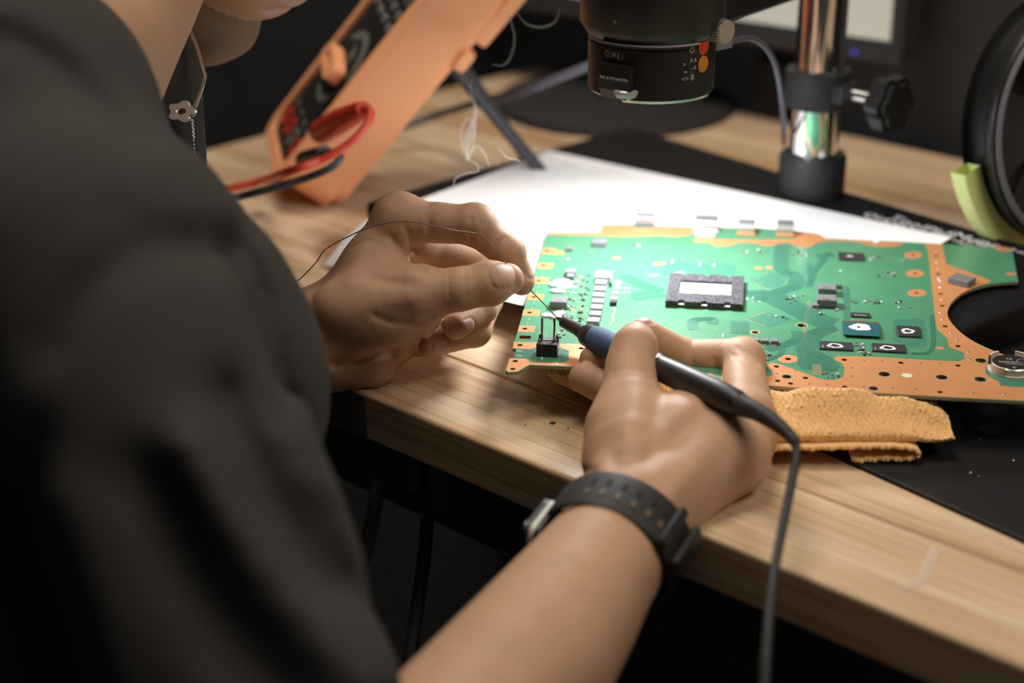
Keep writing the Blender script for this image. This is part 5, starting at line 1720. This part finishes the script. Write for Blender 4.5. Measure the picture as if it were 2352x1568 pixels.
rin = nail(fR, P_(1474, 741, .8395), P_(1478, 765, .841) - P_(1572, 818, .852), None, cU * .8 + cR * -0.2 - cF * .1, .0050, .0046)
vR, qR = surface(fR, 2)
cen = vR[qR].mean(1)
fmR = rin(cen).astype(int)

# ---- right forearm (coarser), elbow, upper arm; left arm; torso, neck, head
fA = Field(P_(820, 1620, .60) * 0 + np.min([P_(900, 1640, .60), P_(1500, 1100, .78), P_(640, 2100, .54)], 0) - .06, np.max([P_(900, 1640, .60), P_(1500, 1100, .78), P_(1500, 1160, .76)], 0) + .05, 0.003)
add_chain(fA, [(P_(1420, 1225, .740), .0235), (P_(1300, 1400, .700), .0290), (P_(1165, 1575, .665), .0325), (P_(960, 1830, .628), .0370), (P_(800, 1990, .595), .0385)], .004)
add_chain(fA, [(P_(1465, 1215, .745), .0190), (P_(1370, 1330, .72), .020), (P_(1250, 1520, .678), .0260)], .010)
vA, qA = surface(fA, 1)

shoulderR = P_(120, 640, .635); elbowR = P_(800, 1990, .595)
fB = Field(np.array([-0.62, 0.30, TH - 0.42]), np.array([0.02, 1.12, TH + 0.60]), 0.007)
add_chain(fB, [(elbowR, .0385), (P_(600, 1620, .595), .0375), (P_(430, 1150, .61), .041), (shoulderR, .043)], .01)
neckB = P_(120, 110, .81)
add_chain(fB, [(shoulderR, .044), (P_(-60, 330, .77), .045), (P_(-380, 220, .92), .042)], .02)
hipC = np.array([-0.40, 0.52, TH - 0.30])
add_chain(fB, [(P_(0, 480, .76), .055), (P_(-80, 950, .79), .095), (hipC, .115)], .03)
add_chain(fB, [(P_(-380, 220, .92), .044), (P_(0, 760, .93), .038), (P_(330, 930, .90), .030), (P_(540, 860, .881), .0268), (P_(660, 798, .884), .0232)], .02)

# head: local frame  n = where the face points, u = towards the crown, l = his right
psi, pch = math.radians(-25), math.radians(55)
hn = np.array([math.cos(psi) * math.cos(pch), math.sin(psi) * math.cos(pch), -math.sin(pch)])
hu = np.array([math.cos(psi) * math.sin(pch), math.sin(psi) * math.sin(pch), math.cos(pch)])
hl = np.cross(hn, hu)
chin = P_(498, 98, .95)


def hp(n, u, l=0.0):
    return chin + hn * n / 1000 + hu * u / 1000 + hl * l / 1000


hb = np.array([hp(a, b, c) for a in (-200, 40) for b in (-60, 250) for c in (-90, 90)])
fH = Field(hb.min(0), hb.max(0), 0.0027)
add_ell(fH, hp(-88, 128, 0), [hn, hu, hl], (.098, .102, .076), .01)           # cranium
add_ell(fH, hp(-48, 62, 0), [hn, hu, hl], (.055, .075, .060), .03)            # face
add_chain(fH, [(hp(-7, 4, 12), .0165), (hp(-30, 8, 34), .0165), (hp(-72, 33, 50), .015), (hp(-78, 70, 56), .012)], .015)
add_chain(fH, [(hp(-7, 4, -12), .0165), (hp(-30, 8, -34), .0165), (hp(-72, 33, -50), .015), (hp(-78, 70, -56), .012)], .015)
add_ell(fH, hp(-38, 16, 0), [hn, hu, hl], (.034, .016, .034), .015)           # floor of the mouth
add_ell(fH, hp(-1, 3, 0), [hn, hu, hl], (.0105, .013, .024), .010)             # chin
add_ell(fH, hp(-1, 44, 0), [hn, hu, hl], (.0085, .0075, .021), .004)            # lower lip
add_ell(fH, hp(1, 58, 0), [hn, hu, hl], (.0085, .0065, .021), .003)           # upper lip
add_ell(fH, hp(-7, 52, 0), [hn, hu, hl], (.012, .026, .028), .008)
add_chain(fH, [(hp(0, 108, 0), .008), (hp(8, 88, 0), .0095)], .008)            # nose
for s_ in (-1, 1):
    add_ell(fH, hp(2, 86, 9 * s_), [hn, hu, hl], (.009, .007, .007), .004)
    add_ell(fH, hp(-20, 78, 36 * s_), [hn, hu, hl], (.020, .020, .020), .02)  # cheek
    add_ell(fH, hp(-4, 122, 28 * s_), [hn, hu, hl], (.010, .008, .022), .01)  # brow
    add_ell(fH, hp(-10, 110, 31 * s_), [hn, hu, hl], (.012, .011, .013), .003)  # eyelid
    add_ell(fH, hp(-88, 84, 75 * s_), [hn, hu * .95 - hn * .2, hl], (.017, .031, .008), .005)  # ear
groove(fH, [hp(6.5, 51.5, -22), hp(8, 51, 0), hp(6.5, 51.5, 22)], .0026, .0026)
for s_ in (-1, 1):
    groove(fH, [hp(3, 105, 20 * s_), hp(4, 104, 31 * s_), hp(-2, 105, 42 * s_)], .0020, .0016)
add_chain(fH, [(hp(-95, 40, 0), .056), (hp(-125, -20, 0), .058)], .02)
vH, qH = surface(fH, 1)
cen = vH[qH].mean(1)
rel = cen - chin
nn_, uu_, ll_ = rel @ hn * 1000, rel @ hu * 1000, rel @ hl * 1000
fmH = np.where((np.abs(ll_) < 21) & (uu_ > 38) & (uu_ < 63) & (nn_ > 3.0 + (ll_ / 21) ** 2 * 2), 2, 0)
STUB_SHADE = mat('shaded_stubble_skin', (0.27, 0.165, 0.11), 0.7, bump=0.0005, bscale=2600, vary=0.25, vscale=900)  # jaw stubble, darkened further to carry the shade under the jaw
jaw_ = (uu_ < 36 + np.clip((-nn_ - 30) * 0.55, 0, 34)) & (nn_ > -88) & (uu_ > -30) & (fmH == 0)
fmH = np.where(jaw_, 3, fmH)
add_chain(fB, [(hp(-100, 30, 0), .054), (neckB, .055), (P_(0, 400, .78), .055)], .02)
vB, qB = surface(fB, 1)
vs, qs, fm, n0 = [], [], [], 0
for v_, q_, f_ in [(vL, qL, fmL), (vR, qR, fmR), (vA, qA, None), (vB, qB, None), (vH, qH, fmH)]:
    vs.append(v_); qs.append(q_ + n0); fm.append(f_ if f_ is not None else np.zeros(len(q_), int)); n0 += len(v_)
me = big_mesh('person', np.concatenate(vs), np.concatenate(qs), [SKIN, NAILM, LIP, STUB_SHADE], np.concatenate(fm))
person = bpy.data.objects.new('person', me)
link(person)
tag(person, 'person in a dark grey shirt soldering at the bench with both hands', 'person')

# ---- shirt: loose dark T-shirt with soft folds
CLOTH = mat('charcoal_jersey', (0.046, 0.043, 0.041), 0.95, bump=0.00025, bscale=900, spec=0.2)
fS = Field(np.array([-0.66, 0.26, TH - 0.42]), np.array([0.04, 1.14, TH + 0.44]), 0.004)
add_chain(fS, [(P_(150, 620, .625), .0550), (P_(415, 1150, .605), .0520), (P_(520, 1420, .600), .0500), (P_(600, 1620, .595), .0480)], .02)
add_chain(fS, [(P_(-100, 330, .76), .058), (P_(60, 225, .72), .0515)], .03)
add_chain(fS, [(P_(-100, 330, .76), .060), (P_(190, 600, .68), .0600), (P_(320, 900, .70), .0635)], .03)
add_chain(fS, [(P_(320, 900, .70), .0635), (P_(0, 1000, .78), .112), (hipC, .135)], .05)
add_chain(fS, [(P_(-100, 330, .76), .055), (P_(-400, 200, .92), .052), (P_(0, 760, .93), .048)], .04)
add_chain(fS, [(P_(120, 200, .86), .026), (P_(372, 150, .89), .0205), (P_(388, 300, .89), .0190), (P_(392, 430, .88), .0190), (P_(300, 700, .84), .04)], .02)
for px, r, d in [([(-60, 66), (0, 80), (60, 100), (120, 138), (170, 178), (215, 225), (270, 280), (310, 330)], 36, .0060), ([(-40, 40), (70, 62), (165, 132), (235, 205), (290, 262)], 44, -.0025),
                 ([(250, 470), (330, 520), (420, 560), (520, 590)], 40, .0020), ([(120, 800), (200, 660), (300, 590), (420, 560), (470, 565)], 46, .0055), ([(540, 560), (590, 680), (620, 820), (650, 960)], 40, .0060),
                 ([(600, 560), (665, 690), (700, 840), (712, 960)], 40, -.0030), ([(500, 640), (560, 800), (640, 1000), (700, 1120)], 34, -.0045), ([(510, 900), (555, 1020), (610, 1130), (690, 1250), (750, 1340)], 48, .0080),
                 ([(430, 1020), (520, 1180), (620, 1330), (740, 1470), (830, 1580)], 60, -.0095), ([(330, 1100), (420, 1300), (540, 1480), (640, 1600)], 70, .0095), ([(745, 1100), (790, 1210), (850, 1330)], 40, -.0025), ([(670, 1050), (715, 1160), (780, 1290), (830, 1390)], 40, .0035),
                 ([(30, 1120), (60, 1260), (100, 1400), (150, 1600)], 34, .0120), ([(80, 1000), (40, 1150)], 40, .004), ([(150, 1150), (210, 1350), (280, 1600)], 60, -.004)]:
    crease(fS, px, r, d, 0.3, 0.82)
vS, qS = surface(fS, 2, 6)
# cut the collar and sleeve openings: drop faces round the neck and at the sleeve's lower end
cen = vS[qS].mean(1)
nk_d = cone_d(cen[:, 0], cen[:, 1], cen[:, 2], hp(-100, 30, 0), P_(110, 110, .81), .062, .058)
el = P_(600, 1620, .595) - P_(430, 1150, .605); el /= np.linalg.norm(el)
sl_t = (cen - P_(625, 1690, .595)) @ el
near_arm = np.linalg.norm(cen - P_(640, 1730, .595), axis=1) < 0.085
keep = (nk_d > 0) & ~((sl_t > 0) & near_arm)
cut_v = np.intersect1d(np.unique(qS[~keep & near_arm]), np.unique(qS[keep]))
vS[cut_v] -= (((vS[cut_v] - P_(625, 1690, .595)) @ el)[:, None]) * el
qS = qS[keep]
used = np.unique(qS); remap = np.full(len(vS), -1); remap[used] = np.arange(len(used))
shirt_me = big_mesh('shirt', vS[used], remap[qS], [CLOTH])
shirt = bpy.data.objects.new('shirt', shirt_me)
link(shirt, person)
so_ = shirt.modifiers.new('solid', 'SOLIDIFY'); so_.thickness = 0.0016; so_.offset = -1
shirt['label'] = 'loose dark charcoal short-sleeved shirt'

# ---- trousers, shoes, hair
TROUS = mat('black_denim', (0.012, 0.012, 0.014), 0.9)
fT = Field(np.array([-0.62, 0.22, 0.05]), np.array([-0.16, 0.86, TH - 0.15]), 0.012)
for s_ in (-1, 1):
    hx = hipC + np.array([0.07, -0.075, -0.02]) * s_ * np.array([1, 1, 0]) + np.array([0, 0, -0.02])
    add_chain(fT, [(hipC + np.array([0, 0, 0.03]), .125), (hx + np.array([0, 0, -0.08]), .085), (hx + np.array([0.02, 0.02, -0.36]), .062), (np.array([hx[0], hx[1], 0.10]), .050)], .03)
vT, qT = surface(fT, 1)
tro = bpy.data.objects.new('trousers', big_mesh('trousers', vT, qT, [TROUS])); link(tro, person)
for s_ in (-1, 1):
    hx = hipC + np.array([0.07, -0.075, 0]) * s_
    sh = xf(merge(xf(box(0.27, 0.095, 0.055, 0.02, 3), Matrix.Translation((0.06, 0, 0))), xf(box(0.12, 0.085, 0.10, 0.025, 3), Matrix.Translation((-0.02, 0, 0.0)))), frame((hx[0], hx[1], 0.001), (0.68, 0.73, 0), (-0.73, 0.68, 0)))
    obj('shoe', sh, BLACK_RUBBER, person, True)
fK = Field(hb.min(0) - 0.01, hb.max(0) + 0.01, 0.004)
add_ell(fK, hp(-92, 134, 0), [hn, hu, hl], (.101, .104, .081), .01)
vK, qK = surface(fK, 1)
for i_ in range(len(vK)):
    vK[i_] += np.array(noise.noise_vector(Vector(vK[i_]) * 90)) * 0.0016
cen = vK[qK].mean(1) - chin
nn_, uu_ = cen @ hn * 1000, cen @ hu * 1000
kq = qK[(uu_ > 150 - np.clip(-(nn_ + 40) * 0.9, 0, 95))]
hair = bpy.data.objects.new('hair', big_mesh('hair', vK, kq, [mat('dark_hair', (0.02, 0.014, 0.010), 0.6, bump=0.001, bscale=400)])); link(hair, person)

# ------------------------------------------------------------------ wrist watch
wc = P_(1411, 1247, .738)
wa = P_(1430, 1215, .742) - P_(1300, 1400, .700); wa /= np.linalg.norm(wa)
ws1 = cR - wa * (cR @ wa); ws1 /= np.linalg.norm(ws1)
ws2 = np.cross(wa, ws1)
if ws2 @ cF > 0: ws2 = -ws2
STRAP = mat('watch_strap', (0.016, 0.015, 0.015), 0.6)
watch = thing('wrist_watch', 'black wrist watch with a pale metal case edge on the right wrist', 'watch', wc)
RX, RY = 0.0292, 0.0262


def wr(a, off, t):
    return wc + ws1 * ((RX + off) * math.cos(a)) + ws2 * ((RY + off) * math.sin(a)) + wa * t


HWs = 0.0122
n_ = 72
sv, sf = [], []
for i in range(n_):
    a = 2 * math.pi * i / n_
    for off, t in ((0, -HWs), (0.0019, -HWs + 0.0005), (0.0024, -HWs + 0.003), (0.0024, HWs - 0.003), (0.0019, HWs - 0.0005), (0, HWs)):
        sv.append(wr(a, off, t))
for i in range(n_):
    j = (i + 1) % n_
    for k in range(5): sf.append((i * 6 + k, j * 6 + k, j * 6 + k + 1, i * 6 + k + 1))
    sf.append((i * 6 + 5, j * 6 + 5, j * 6, i * 6))
strap = obj('strap', (sv, sf), STRAP, watch, True)
for i in range(7):
    a = math.radians(112 - i * 13)
    for t in (-0.0035, 0.0040):
        c = wr(a, 0.0024, t); nrm_ = ws1 * math.cos(a) + ws2 * math.sin(a)
        tg = np.cross(wa, nrm_)
        obj('strap_hole', xf(box(0.0022, 0.0034, 0.0004, 0.0001, 1), frame(c - nrm_ * 0.0001, tg, wa)), DARK_INK if t > 0 else mat('hole_tan', (0.16, 0.105, 0.06), 0.6) if 'hole_tan' not in MATS else MATS['hole_tan'], strap)
a = math.radians(178)
nrm_ = ws1 * math.cos(a) + ws2 * math.sin(a)
Mw = frame(wr(a, -0.0042, -0.0125), wa, np.cross(nrm_, wa))
Mw = Matrix(((*[Mw[0][0], Mw[0][1], nrm_[0], Mw[0][3]],), (*[Mw[1][0], Mw[1][1], nrm_[1], Mw[1][3]],), (*[Mw[2][0], Mw[2][1], nrm_[2], Mw[2][3]],), (0, 0, 0, 1)))
rr_ = fillet([(-0.0125, -0.014), (0.0125, -0.014), (0.0125, 0.014), (-0.0125, 0.014)], 0.006, 5)
case_ = obj('watch_case', xf(prism([rr_], 0.0002, 0.0068), Mw), BLACK_PL, watch)
rr2 = [(x * 1.02, y * 1.02) for x, y in rr_]
obj('case_band', xf(prism([rr2], 0.0022, 0.0040), Mw), mat('pale_metal', (0.55, 0.56, 0.50), 0.5, 0.2), case_)
obj('watch_glass', xf(prism([[(x * .93, y * .93) for x, y in rr_]], 0.0068, 0.0078), Mw), mat('black_glass', (0.006, 0.006, 0.007), 0.08), case_)
a = math.radians(14)
nrm_ = ws1 * math.cos(a) + ws2 * math.sin(a)
obj('buckle', xf(box(0.0095, 0.0255, 0.0040, 0.0012), frame(wr(a, 0.0024, 0.0), np.cross(wa, nrm_), wa)), BLACK_PL, watch)
obj('keeper', xf(box(0.0050, 0.0245, 0.0030, 0.0010), frame(wr(math.radians(38), 0.0022, 0.0), np.cross(wa, ws1 * math.cos(math.radians(38)) + ws2 * math.sin(math.radians(38))), wa)), STRAP, watch)

# ------------------------------------------------------------------ necklace hanging from his neck
NK = mat('silver_chain', (0.62, 0.60, 0.60), 0.3, 0.9)
necklace = thing('necklace', 'silver necklace with an open star pendant hanging below the chin', 'necklace', P_(440, 262, .83))
dN = .86
obj('chain', tube(spline([pt(330, -60, .90), pt(430, 60, .875), pt(467, 160, .862), pt(468, 185, dN), pt(460, 212, dN), pt(447, 246, dN)], 6), 0.0010, 8), NK, necklace, True)
for k in range(9):
    c = pt(440 + k * 0.7, 278 + k * 9, dN)
    obj('link', xf(lathe([(0.0010 * math.sin(a), 0.0011 * math.cos(a)) for a in np.linspace(0, math.pi, 7)], 8), Matrix.Translation(c) @ Matrix.Scale(1.1 if k < 5 else 0.6, 4)), NK, necklace, True)
obj('ring', tube([pt(440 + 8 * math.cos(a), 256 + 10 * math.sin(a), dN - 0.001 * math.sin(a)) for a in np.linspace(0, 6.283, 20)], 0.0008, 8, False), NK, necklace, True)
so, si = [], []
for i in range(40):
    a = 2 * math.pi * i / 40
    r = 1 + 0.16 * math.cos(5 * a)
    so.append((0.0066 * r * math.cos(a), 0.0048 * r * math.sin(a)))
    si.append((0.0028 * math.cos(a), 0.0016 * math.sin(a)))
obj('pendant', xf(prism([so, si], -0.0011, 0.0011), frame(PD(418, 256, dN), cR * 0.96 - cF * 0.25, cU)), mat('bright_silver', (0.88, 0.86, 0.90), 0.28, 0.35), necklace)
